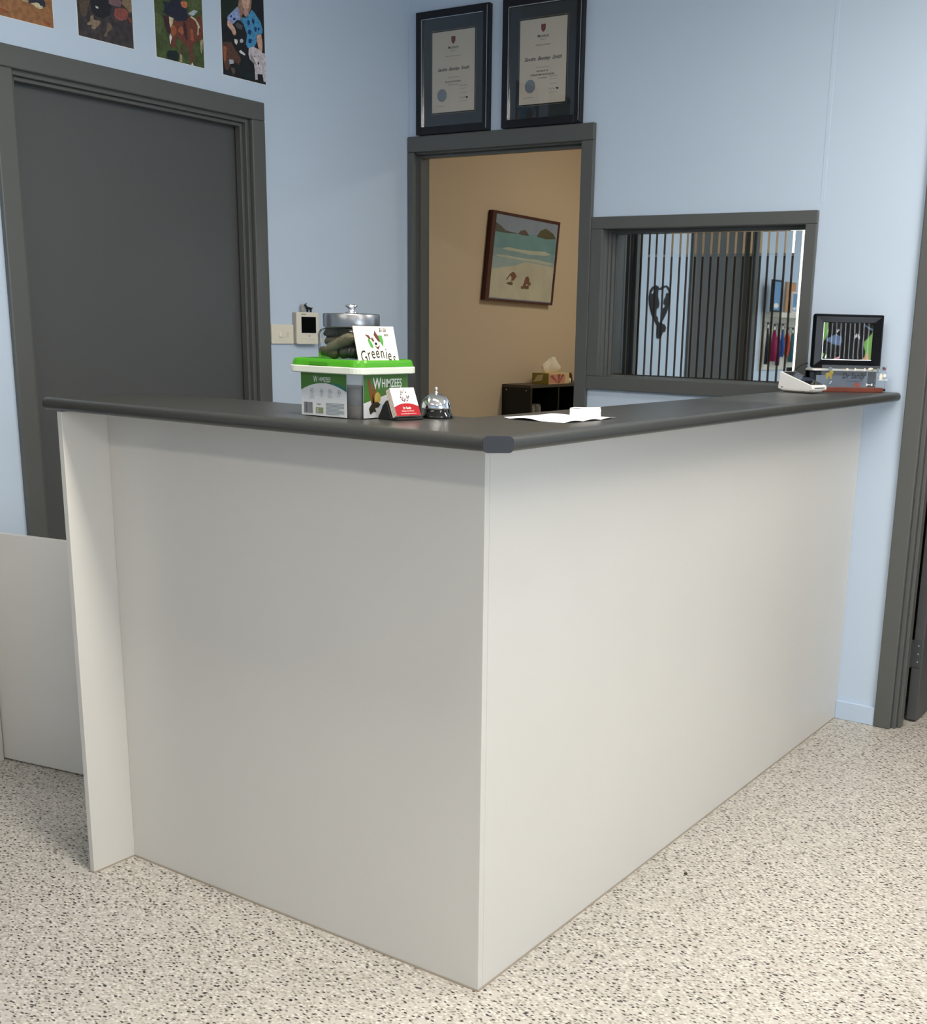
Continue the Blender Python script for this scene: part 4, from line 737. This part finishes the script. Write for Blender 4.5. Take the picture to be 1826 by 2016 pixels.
# ---------------- paper and note block ----------------
t=thing('paper_sheet','loose white sheet with curled edges lying under the note block','paper',(0,0,HT))
nx_,ny_=22,26
P00,P10,P11,P01=Vector((-0.098,0.200,0)),Vector((0.045,0.205,0)),Vector((0.055,0.395,0)),Vector((-0.100,0.385,0))
vs=[];fs=[]
for j in range(ny_+1):
    for i in range(nx_+1):
        u=i/nx_; v=j/ny_
        p=P00.lerp(P10,u).lerp(P01.lerp(P11,u),v)
        z=0.0009+0.0042*max(0,math.sin(PI*(u*1.9-0.15)))*max(0,1-v*3.5)**1.3+0.0018*max(0,(v-0.7)/0.3)*abs(math.sin(5*u+1))+0.003*max(0,(0.12-u)/0.12)*(1-v)
        if u>0.9: z+=0.0028*(u-0.9)/0.1*abs(math.sin(v*9))
        vs.append((p.x,p.y,z))
for j in range(ny_):
    for i in range(nx_):
        a_=j*(nx_+1)+i; fs.append((a_,a_+1,a_+nx_+2,a_+nx_+1))
mb=MB(); mb.add(vs,fs,'paper',smooth=True); mb.build('sheet',t,solid=0.0003)
nb=thing('note_block','thick block of white note paper on the loose sheet','note pad',(0.003,0.356,HT+0.0018),math.radians(22))
mb=MB(); rb=random.Random(5); n_=14
for i in range(n_):
    o_=rb.uniform(-0.0006,0.0006); z0=i*0.00135
    mb.box((-0.029+o_,-0.0265-o_,z0),(0.029+o_,0.0265-o_,z0+0.00125),'paper')
mb.build('note_sheets',nb)
mb=MB(); vs=[];fs=[]
for i in range(9):
    for j in range(9):
        u=i/8;v=j/8; vs.append((-0.029+0.058*u,-0.0265+0.053*v,n_*0.00135+0.0002+0.0022*(u**2)*(v)+0.0012*(1-u)*(1-v)))
for i in range(8):
    for j in range(8): a_=i*9+j; fs.append((a_,a_+9,a_+10,a_+1))
mb.add(vs,fs,'white_bright',smooth=True); mb.build('top_note',nb,solid=0.0002)

# ---------------- card terminal ----------------
TLc=Vector((-0.092,1.872,HT)); ta=math.radians(-14)
t=thing('payment_terminal','white wedge-shaped card payment terminal with dark sloping screen','card terminal',TLc,ta)
# local x: toward customer (low end), side profile in x-z, width in y
Mp=basis((0,0,0),(1,0,0),(0,0,1),(0,-1,0))
prof=[(-0.066,0.010),(0.062,0.010),(0.064,0.022),(-0.022+0.0,0.060),(-0.058,0.064),(-0.064,0.064)]
prof=[(-0.067,0.010),(0.0635,0.010),(0.065,0.014),(0.0645,0.0225),(0.060,0.0255),(-0.058,0.0640),(-0.0625,0.0645)]
mb=MB(); mb.prism(prof,-0.040,0.040,'white_bright',Mp); mb.build('terminal_body',t,bevel=0.0022,seg=3)
mb=MB(); mb.loft([rring(0.094,0.052,0.016,0.0003),rring(0.118,0.070,0.016,0.005),rring(0.129,0.079,0.012,0.0105)],'white_plastic',T3(-0.002,0,0)); mb.build('terminal_foot',t)
sl=Vector((0.118,0,-0.0385)).normalized(); nn=Vector((0.0385,0,0.118)).normalized()
Ms=basis((-0.058,0,0.0640),sl,(0,1,0),nn)
mb=MB(); mb.prism(rrect(0.117,0.070,0.004,4,0.0615,0),-0.001,0.0008,'screen_glass',Ms); sc=mb.build('screen',t,bevel=0.0004)
mb=MB(); mb.box((0.056,-0.034,0.0009),(0.0845,0.034,0.0011),'screen_blue',Ms); mb.build('display_area',sc)
mb=MB(); mb.box((-0.0005,-0.027,0.0),(0.0005,0.027,0.0022),'black_plain',T3(0.0652,0,0.0165)); mb.build('card_slot',t)
mb=MB(); mb.lathe([(0.0022,0),(0.0022,0.0006)],'black_plain',T3(-0.050,-0.0401,0.016)@Matrix.Rotation(PI/2,4,'X')@Matrix.Diagonal((1.3,0.8,1,1)),n=14); mb.build('side_port',t)
mb=MB(); mb.lathe([(0.0018,0),(0.0018,0.0006)],'black_plain',T3(0.028,-0.0355,0.0065)@Matrix.Rotation(PI/2,4,'X'),n=12); mb.build('foot_screw',t)

# ---------------- name sign, riser, photo frame ----------------
sg=Vector((0.002,2.078,HT)); sa=math.radians(44)
t=thing('name_sign','clear acrylic name sign with small icons on a red-brown wooden base','sign',sg,sa)
SW=0.212
mb=MB(); mb.box((-SW/2,-0.011,0),(SW/2,0.011,0.0155),'wood_red'); mb.build('sign_base',t,bevel=0.0015)
mb=MB(); mb.lathe([(0.0001,0),(0.0045,0.0005),(0.0045,0.012),(0.003,0.014),(0.0001,0.014)],'rubber',T3(SW/2-0.001,0,0.008)@Matrix.Rotation(PI/2,4,'Y'),n=14); mb.build('end_stub',t,label='dark round stub at the right end')
mb=MB(); mb.box((-SW/2-0.006,-0.0015,0.012),(SW/2+0.010,0.0015,0.086),'acrylic'); ac=mb.build('acrylic_plate',t,bevel=0.0006)
Mg=basis((0,-0.0017,0.012),(1,0,0),(0,0,1),(0,-1,0))
mb=MB()
text(mb,'Dr Sandy',0.0,0.032,0.018,'ink_grey',Mg,0.0002,0.85,shear=0.35,bold=0.02)
text(mb,'VETERINARIAN',0.0,0.021,0.004,'ink_grey',Mg,0.0002,1.3)
mb.build('sign_lettering',ac)
def bone(cx,cy,L,r,key,z=0.0002,rot=0):
    mb=MB(); Mb=Mg@T3(cx,cy,0)@Matrix.Rotation(rot,4,'Z')
    mb.flat([(-L/2,-r*0.5),(L/2,-r*0.5),(L/2,r*0.5),(-L/2,r*0.5)],z,key,Mb)
    for sx in (-1,1):
        for sy in (-1,1): mb.flat(ell(sx*L/2,sy*r*0.75,r,r,12),z+0.0001,key,Mb)
    mb.build('bone_icon',ac)
bone(0.022,0.061,0.034,0.0030,'card_cream'); bone(0.060,0.0125,0.018,0.0024,'white_bright'); bone(-0.078,0.018,0.008,0.0012,'white_bright',rot=0.9)
for (x,y,rx,ry,k_) in ((-0.023,0.061,0.0045,0.0045,'card_cream'),(-0.083,0.062,0.008,0.006,'label_text'),(-0.086,0.044,0.013,0.006,'treat_tan'),(-0.078,0.050,0.007,0.007,'treat_tan'),(-0.092,0.036,0.004,0.008,'treat_tan'),(-0.079,0.036,0.003,0.007,'treat_tan'),(0.060,0.064,0.009,0.004,'card_cream'),(0.066,0.060,0.005,0.003,'label_olive'),(0.086,0.062,0.005,0.005,'label_text'),
    (0.108,0.064,0.007,0.005,'art_mauve'),(0.106,0.068,0.005,0.003,'art_redb2'),(0.099,0.040,0.006,0.010,'card_cream'),(0.112,0.043,0.005,0.006,'white_bright'),(0.016,0.012,0.0125,0.007,'art_redb'),(-0.028,0.010,0.005,0.0022,'art_mauve'),(0.078,0.011,0.003,0.002,'label_text')):
    mb=MB(); mb.flat(ell(x,y,rx,ry,14),0.0002+0.0001*(x>0.1),k_,Mg); mb.build('icon',ac)
for x in (0.094,0.1,0.107,0.115,0.121): mb=MB(); mb.flat(ell(x,0.029,0.0028,0.002,8),0.0003,'white_bright',Mg); mb.build('icon',ac)

nb_=Vector((-math.sin(sa),math.cos(sa),0)); al=Vector((math.cos(sa),math.sin(sa),0))
ra=math.radians(43); rv=Vector((-0.044,2.106,HT)); 
t=thing('display_riser','glossy black riser behind the name sign, carrying the picture frame','riser',rv,ra)
mb=MB(); mb.prism(rrect(0.240,0.066,0.012,5,0.0,0.0),0.0635,0.0725,'black_gloss'); rt=mb.build('riser_top',t,bevel=0.002)
mb=MB(); mb.prism(rrect(0.2425,0.0685,0.013,5,0.0,0.0),0.0665,0.0730,'white_plastic'); mb.build('edge_reflection',rt,bevel=0.001,label='pale band painted as the ceiling reflection round the riser top')  # pale rim imitates the ceiling's reflection in the glossy black edge
mb=MB(); mb.box((-0.118,0.030,0.03),(-0.085,0.033,0.0635),'black_gloss'); mb.build('side_bracket',t)
for sx in (-1,1):
    mb=MB(); mb.prism([(-0.028,0),(0.028,0),(0.026,0.063),(-0.026,0.063)],-0.004,0.004,'black_gloss',basis((sx*0.106,0,0.0003),(0,1,0),(0,0,1),(1,0,0))); mb.build('riser_leg',t,bevel=0.003)
mb=MB(); mb.box((-0.084,0.028,0.050),(0.100,0.032,0.063),'black_gloss'); mb.build('rear_rail',t)
fa=math.radians(32); fv=rv+Vector((0.006,0.001,0.0740))
t=thing('photo_frame','black glossy photo frame showing black dogs, standing on the riser','photo frame',fv,fa)
tb=0.045; FWd,FHt=0.232,0.175
Mf=basis((0,-0.012,0.0005),(1,0,0),(0,math.sin(tb),math.cos(tb)),(0,-math.cos(tb),math.sin(tb)))
mb=MB(); iw,ih=0.082,0.060; c0=FHt/2
outer=rrect(FWd,FHt,0.008,5,0,c0); 
mb.prism(outer,-0.016,-0.004,'frame_black',Mf)
o4=[(-FWd/2+0.001,0.001),(FWd/2-0.001,0.001),(FWd/2-0.001,FHt-0.001),(-FWd/2+0.001,FHt-0.001)]; i4=[(-iw,c0-ih),(iw,c0-ih),(iw,c0+ih),(-iw,c0+ih)]
m4=[(-FWd/2+0.007,0.007),(FWd/2-0.007,0.007),(FWd/2-0.007,FHt-0.007),(-FWd/2+0.007,FHt-0.007)]
vs=[(x,y,-0.004) for x,y in o4]+[(x,y,0.0022) for x,y in m4]+[(x,y,0.0) for x,y in i4]+[(x,y,-0.004) for x,y in i4]
fs=[]
for k_ in range(3):
    for i in range(4): fs.append((k_*4+i,k_*4+(i+1)%4,k_*4+4+(i+1)%4,k_*4+4+i))
mb.add(vs,fs,'frame_black',Mf)
fr=mb.build('frame_body',t,bevel=0.0015,seg=2)
mb=MB()
for (a0,a1,b0,b1) in ((-iw,-iw+0.0012,c0-ih,c0+ih),(-iw,iw,c0-ih,c0-ih+0.0015)): mb.box((a0,b0,-0.003),(a1,b1,0.0005),'silver',Mf)
mb.build('inner_bezel',fr)
mb=MB(); mb.box((-iw,c0-ih,-0.0045),(iw,c0+ih,-0.0035),'photo_green',Mf); Mq=Mf@T3(-iw,c0+ih,0); sx_=2*iw/1060; sy_=-2*ih/750
q=lambda pts:[((x-320)*sx_,(y-370)*sy_) for x,y in pts]
def fp(key,pts,z): mb.flat(q(pts),z,key,Mq)
fp('photo_black',[(420,370),(1380,370),(1370,560),(1290,660),(1210,740),(1200,820),(1250,930),(1240,1060),(1180,1115),(340,1115),(380,1000),(330,980),(320,780),(380,700),(440,520),(400,480)],-0.0034)
fp('photo_blue',[(380,710),(600,600),(720,660),(740,760),(680,830),(540,800),(420,740)],-0.0033)
fp('photo_tan',[(1180,1115),(1260,1020),(1300,940),(1345,1040),(1330,1115)],-0.0033)
fp('photo_pink',[(540,1115),(640,1070),(730,1040),(690,1115)],-0.0033)
fp('photo_white',[(385,1090),(410,1010),(435,1040),(420,1090)],-0.0033)
for (x,y,rx,ry) in ((620,540,10,26),(650,520,8,24),(1010,640,9,40),(1040,620,9,44),(1075,630,9,40),(1105,660,9,34)): mb.flat([((a-320)*sx_,(b-370)*sy_) for a,b in ell(x,y,rx,ry,10)],-0.0033,'photo_white',Mq)
fp('photo_blue',[(1200,400),(1370,480),(1378,520),(1330,500),(1200,420)],-0.0033)
mb.build('picture',fr)
mb=MB(); mb.box((-iw,c0-ih,-0.0030),(iw,c0+ih,-0.0024),'coated_glass',Mf); mb.build('frame_glass',fr)
mb=MB(); mb.prism([(-0.03,0),(0.03,0),(0.02,0.09),(-0.02,0.09)],0.0,0.003,'black_plain',basis((0,0.030,0.0005),(1,0,0),(0,-0.05,1),(0,1,0.05))); mb.build('easel_leg',t)
# cable from the frame down behind the terminal
mb=MB(); c0_=Vector((-0.155,2.03,HT+0.080))
pts=[(-0.147,2.055,HT+0.088),(-0.160,2.035,HT+0.083),(-0.172,1.995,HT+0.062),(-0.178,1.960,HT+0.035),(-0.176,1.930,HT+0.010),(-0.168,1.915,HT+0.0035),(-0.150,1.91,HT+0.003)]
def smooth(p,n=6):
    out=[]; p=[Vector(a) for a in p]
    for i in range(len(p)-1):
        p0=p[max(i-1,0)];p1=p[i];p2=p[i+1];p3=p[min(i+2,len(p)-1)]
        for k_ in range(n):
            t_=k_/n; out.append(0.5*((2*p1)+(-p0+p2)*t_+(2*p0-5*p1+4*p2-p3)*t_*t_+(-p0+3*p1-3*p2+p3)*t_**3))
    out.append(p[-1]); return out
mb.tube(smooth(pts),0.0016,'rubber',n=8); cb=mb.build('power_cable'); tag(cb,'thin black cable curving from the photo frame down behind the card terminal','cable')

# ---------------- office seen through the doorway ----------------
Xw=-2.6
# painting, hung crooked
pc=[(3.64,1.964),(4.323,1.955),(4.259,1.482),(3.572,1.493)]
t=thing('beach_painting','crooked beach painting in a dark red frame on the tan office wall','painting',(Xw,3.95,1.483))
Mw=basis((0.0,-3.95,-1.483),(0,1,0),(0,0,1),(1,0,0))
mb=MB()
ins=[(3.674,1.950),(4.305,1.940),(4.243,1.493),(3.607,1.503)]
for i in range(4):
    a_,b_,c_,d_=pc[i],pc[(i+1)%4],ins[(i+1)%4],ins[i]; mb.prism([a_,b_,c_,d_],0.0,0.030,'maroon_frame',Mw)
mb.build('picture_frame',t)
mb=MB(); mb.prism(ins,0.004,0.0265,'art_psky',Mw); 
for i,(c_,p_) in enumerate(ART['PAINT']): mb.flat(p_,0.0268+i*0.0002,'art_'+c_,Mw)
mb.build('canvas',t)
# black cube shelf
t=thing('cube_shelf','black open cube shelf against the tan office wall','shelf',(Xw,3.794,0))
D_=0.196; HS=1.035
mb=MB(); mb.box((0.0,0,0.0),(D_,0.018,HS-0.016),'shelf_black'); 
for z in (0.99,): 
    for x in (0.03,D_-0.03): mb.lathe([(0.0001,0.001),(0.0035,0.0)],'silver',basis((x,0,z+0.015),(1,0,0),(0,0,1),(0,-1,0)),n=10,caps=False)
mb.build('side_panel',t)
mb=MB(); mb.box((0,0,HS-0.016),(D_,1.26,HS),'shelf_top'); mb.build('top_board',t,bevel=0.001)
mb=MB(); mb.box((0.0,0.018,0),(0.006,1.24,HS-0.016),'shelf_dark_inside'); mb.build('back_panel',t)
for y in (0.30,0.62,0.93,1.242):
    mb=MB(); mb.box((0.006,y-0.006,0.0),(D_-0.001,y+0.006,HS-0.0165),'shelf_black'); mb.build('divider',t)
for z in (0.30,0.66): mb=MB(); mb.box((0.006,0.018,z),(D_-0.002,1.24,z+0.012),'shelf_black'); mb.build('shelf_board',t)
t=thing('clear_canister','small pair of clear grey canisters inside the black cube shelf','container',(Xw+0.16,3.872,0.6722))
for dy in (-0.030,0.030):
    mb=MB(); mb.loft([rring(0.045,0.050,0.008,0.0),rring(0.05,0.056,0.008,0.12),rring(0.05,0.056,0.008,0.235),rring(0.040,0.046,0.008,0.255)],'clear_grey',T3(0,dy,0)); mb.build('canister',t)
# tissue box
t=thing('tissue_box','floral tissue box with a white tissue standing up, on the black cube shelf','tissue box',(Xw+0.125,4.115,HS+0.0002))
bw,bl,bh=0.115,0.225,0.062
mb=MB(); mb.box((-bw/2,-bl/2,0),(bw/2,bl/2,bh),'tissue_cream')
Ma=basis((0,-bl/2,0),(1,0,0),(0,0,1),(0,-1,0)); mb.flat([(-bw/2,0),(bw/2,0),(bw/2,bh),(-bw/2,bh)],0.0004,'tissue_olive',Ma)
mb.flat([(-0.05,0.01),(-0.02,0.05),(0.02,0.055),(0.01,0.02)],0.0008,'tissue_cream',Ma)
Mb_=basis((bw/2,0,0),(0,1,0),(0,0,1),(1,0,0)); mb.flat([(-bl/2+0.004,0.004),(0.06,0.004),(0.07,0.05),(-bl/2+0.004,bh-0.004)],0.0004,'tissue_pink',Mb_)
for pts in ([(-0.01,0.002),(-0.004,0.002),(-0.07,0.050),(-0.10,0.045)],[(-0.008,0.002),(-0.002,0.002),(0.014,0.058),(-0.02,0.054)],[(-0.006,0.002),(0.0,0.004),(0.055,0.052),(0.03,0.056)]): mb.flat(pts,0.0008,'tissue_floral',Mb_)
mb.build('carton',t,bevel=0.0008)
mb=MB(); rb=random.Random(4); rings=[]
for j in range(9):
    v=j/8; rg=[]
    for i in range(28):
        a=2*PI*i/28; wob=1+0.22*math.sin(3*a+2*v)+0.12*math.sin(7*a-4*v)
        ry=(0.046+0.052*math.sin(PI*min(1,v*1.15)))*(1-0.40*v)*wob; rx=(0.016+0.022*math.sin(PI*v))*(1-0.5*v)*wob
        rg.append((rx*math.cos(a),ry*math.sin(a)+0.014*v,bh-0.004+0.098*v*(1-0.12*abs(math.sin(a*1.5+0.8)))))
    rings.append(rg)
mb.loft(rings,'tissue_white'); mb.build('tissue',t)
t=thing('small_jug','tiny dark bronze jug right of the tissue box','jug',(Xw+0.15,4.282,HS+0.0002))
mb=MB(); mb.lathe([(0.010,0),(0.016,0.004),(0.020,0.020),(0.016,0.042),(0.011,0.052),(0.014,0.060),(0.012,0.060),(0.008,0.050)],'bronze',n=24,caps=False); mb.build('jug_body',t)
mb=MB(); mb.tube([(0,0.013,0.052),(0,0.028,0.046),(0,0.028,0.030),(0,0.018,0.020)],0.0025,'bronze',n=8); mb.build('handle',t)
t=thing('small_bottle','tiny white bottle with dark cap in front of the tissue box end','bottle',(Xw+0.178,4.235,HS+0.0002))
mb=MB(); mb.lathe([(0.0001,0),(0.011,0.0005),(0.011,0.024),(0.006,0.031),(0.006,0.034)],'white_bright',n=20); mb.build('bottle_body',t)
mb=MB(); mb.lathe([(0.0065,0.033),(0.0065,0.042),(0.0001,0.0425)],'bronze',n=16); mb.build('cap',t)
# tall cabinet and bright blind beyond the mirror film
t=thing('brown_divider','brown timber divider panel with pale top edge, glimpsed through slits in the mirror film','divider',(-0.8335,2.78,0))
mb=MB(); mb.box((-0.3365,0,0),(0.3365,0.03,1.655),'brown_cabinet'); mb.build('panel',t)
mb=MB(); mb.box((-0.3365,-0.003,1.655),(0.3365,0.033,1.666),'rack_white'); mb.build('top_edge',t,label='thin pale top edge')
mb=MB(); mb.box((-0.33,-0.12,0),(-0.30,0.15,0.03),'brown_cabinet'); mb.build('foot',t); mb=MB(); mb.box((0.30,-0.12,0),(0.33,0.15,0.03),'brown_cabinet'); mb.build('foot',t)
t=thing('black_locker','tall narrow black locker left of the brown divider, glimpsed through the mirror film','locker',(-1.28,2.78,0))
mb=MB(); mb.box((-0.09,0,0),(0.09,0.25,2.2),'shelf_black'); mb.build('carcass',t); mb=MB(); mb.box((-0.086,-0.012,0.02),(0.086,-0.0005,2.18),'shelf_black'); mb.build('door',t,bevel=0.002)
wn=bpy.data.objects.new('window_3',None); COL.objects.link(wn); wn['kind']='structure'
mb=MB(); 
for (a0,a1,b0,b1) in ((-1.58,-1.555,0.8,2.15),(-1.452,-1.427,0.8,2.15),(-1.555,-1.452,0.8,0.83),(-1.555,-1.452,2.12,2.15)): mb.box((a0,5.37,b0),(a1,5.4,b1),'white_plastic')
mb.build('window_frame',wn)
mb=MB(); mb.box((-1.555,5.385,0.83),(-1.452,5.395,2.12),'daylight_blind'); mb.build('blind',wn)

# ---------------- things seen only in the mirror film ----------------
ps=ART['HEART'][0][1]; ymin=min(p[0] for p in ps); ymax=max(p[0] for p in ps)
t=thing('heart_wall_decoration','black heart-shaped cut-out wall decoration mirrored in the internal window','wall decoration',(XL,0.09,1.31))
Mh=basis((0.001,-0.09,-1.31),(0,1,0),(0,0,1),(1,0,0))
mb=MB(); mb.prism(ps,0.0,0.006,'art_blk',Mh)
mb.build('heart_plate',t)
mb=MB()
for k_ in ('HEARTH','HEARTH2'):
    mb.flat(ART[k_][0][1],0.0064,'art_h',Mh)
mb.build('heart_opening',t)
t=thing('wall_rack','white retail rack board on the blue wall, mirrored in the internal window','rack',(XL+0.001,-1.72,1.10))
Mk2=basis((0,0,0),(0,1,0),(0,0,1),(1,0,0))
mb=MB(); mb.box((-0.62,0.0,0),(0.27,0.36,0.012),'rack_white',Mk2); mb.build('back_board',t)
mb=MB(); mb.box((-0.62,0.3605,0.0),(0.27,0.395,0.13),'rack_white',Mk2); mb.build('shelf_ledge',t,bevel=0.001)
def slab_pic(label,y0,y1,z0,z1,key,key2,cat='picture'):
    t=thing('leaning_picture' if cat=='picture' else 'product_box',label,cat,(XL+(0.085 if y0!=-1.80 else 0.112),(y0+y1)/2,1.4955))
    Mx=basis((0,0,0),(0,1,0),(0.0,0,1),(1,0,0)); w_=abs(y1-y0); h_=z1-z0
    dp=0.016 if cat=='picture' else 0.04
    mb=MB(); mb.box((-w_/2,0,-dp/2),(w_/2,h_,dp/2),key2,Mx); mb.build('frame' if cat=='picture' else 'box_body',t,bevel=0.001)
    mb=MB(); mb.flat([(-w_/2+0.012,0.012),(w_/2-0.012,0.012),(w_/2-0.012,h_-0.012),(-w_/2+0.012,h_-0.012)],dp/2+0.0006,key,Mx)
    if key=='art_orange': mb.flat(ell(0,h_*0.45,w_*0.28,h_*0.25,14),dp/2+0.001,'card_cream',Mx)
    else: mb.flat(ell(0,h_*0.2,w_*0.3,h_*0.08,14),dp/2+0.001,'white_bright',Mx)
    mb.build('print',t)
slab_pic('blue print in a dark frame leaning above the wall rack, mirrored in the window',-1.55,-1.40,1.4955,1.71,'art_blue_print','leash_navy')
slab_pic('orange and cream print standing above the wall rack, mirrored in the window',-1.83,-1.65,1.4955,1.705,'art_orange','kraft')
slab_pic('small blue print with white mark in front of the orange one, mirrored in the window',-1.80,-1.70,1.4955,1.64,'art_blue_print','card_white')
slab_pic('pale upright box at the end of the rack ledge, mirrored in the window',-2.02,-1.90,1.4955,1.64,'rack_white','card_white','box')
def leash(label,y,z0,z1,key,loop=0,wd=0.036):
    t=thing('hanging_leash',label,'leash',(XL+0.045,y,z0),0,'leashes and collars hanging on the rack')
    mb=MB(); n=10
    if loop:
        pts=[(0.0,0.035*math.sin(2*PI*i/24),(z1-z0)/2*(1-math.cos(2*PI*i/24))) for i in range(25)]
        mb.tube(pts,0.011,key,n=8)
    else:
        mb.tube([(0,-0.007,0.0),(0.004,-0.007,(z1-z0)*0.5),(0,0,z1-z0)],[wd*0.45,wd*0.5,wd*0.2],key,n=8); mb.tube([(0.01,0.010,0.02),(0.012,0.011,(z1-z0)*0.5),(0,0,z1-z0)],[wd*0.4,wd*0.42,wd*0.2],key,n=8)
    mb.build('strap',t)
    mb=MB(); mb.box((-0.001,-0.02,z1-z0),(0.001,0.02,z1-z0+0.05),'tag_black'); mb.box((0.0012,-0.012,z1-z0+0.012),(0.0016,0.012,z1-z0+0.036),'white_bright'); mb.build('swing_tag',t)
    mb=MB(); mb.tube([(-0.034,0,z1-z0+0.052),(0.03,0,z1-z0+0.050),(0.034,0,z1-z0+0.056)],0.002,'silver',n=6); mb.build('hook',t)
leash('black leash hanging nearest the grey door on the wall rack',-1.475,1.14,1.375,'leash_navy')
leash('magenta leash on the wall rack, mirrored in the window',-1.60,1.16,1.365,'leash_magenta',wd=0.060)
leash('purple leash hanging right beside the magenta one',-1.68,1.13,1.37,'leash_purple')
leash('blue leash hanging beside the orange ring collar',-1.75,1.19,1.37,'leash_blue')
leash('orange round collar looped on the wall rack',-1.85,1.20,1.345,'leash_red',1)
leash('teal leash with green tag on the wall rack',-1.95,1.15,1.345,'leash_teal',wd=0.052)
leash('red leash hanging at the far end of the wall rack',-2.06,1.15,1.33,'leash_red')
# pebble on the floor
mb=MB(); mb.lathe([(0.0001,0.0),(0.004,0.0006),(0.0052,0.003),(0.0038,0.0058),(0.0001,0.0068)],'pebble',Matrix.Diagonal((1,0.8,1,1)),n=10); o=mb.build('floor_crumb'); o.location=(0.116,0.751,0.0); tag(o,'tiny dark crumb lying on the speckled floor beside the desk','crumb')

# ---------------- ceiling lights ----------------
def ceil_light(x,y,lx,ly,label):
    t=thing('ceiling_light',label,'ceiling light',(x,y,CEIL-0.0705))
    mb=MB(); mb.box((-lx/2-0.02,-ly/2-0.02,0.012),(lx/2+0.02,ly/2+0.02,0.07),'white_plastic'); mb.build('housing',t,bevel=0.004)
    mb=MB(); mb.box((-lx/2,-ly/2,0.0),(lx/2,ly/2,0.012),'diffuser'); mb.build('diffuser',t,bevel=0.003)
for (x,y,p),lb in zip(LAMPS,('rectangular ceiling light nearest the internal window','rectangular ceiling light beside the desk corner','rectangular ceiling light above the desk front','rectangular ceiling light at the front right of the room','rectangular ceiling light at the front left of the room')): ceil_light(x,y,1.2,0.28,lb)
ceil_light(OFFICE_LAMP[0],OFFICE_LAMP[1],0.6,0.25,'small ceiling light in the tan office')
# daylight window in the right wall (outside the photo)
wn=bpy.data.objects.new('window_2',None); COL.objects.link(wn); wn['kind']='structure'
mb=MB()
for (a0,a1,b0,b1) in ((0.0,0.05,0.7,2.2),(2.35,2.4,0.7,2.2),(0.05,2.35,0.7,0.75),(0.05,2.35,2.15,2.2),(1.18,1.22,0.75,2.15)): mb.box((a0,b0,-0.07),(a1,b1,-0.02),'white_plastic',Mr)
mb.build('window_frame',wn)
mb=MB()
for i in range(51):
    c_=0.045+i*0.0462; mb.box((c_,0.78,-0.012),(c_+0.032,2.13,-0.010),'white_plastic',Mr)
mb.box((0.03,2.13,-0.02),(2.37,2.16,-0.002),'white_plastic',Mr)
mb.build('vertical_blind',wn)
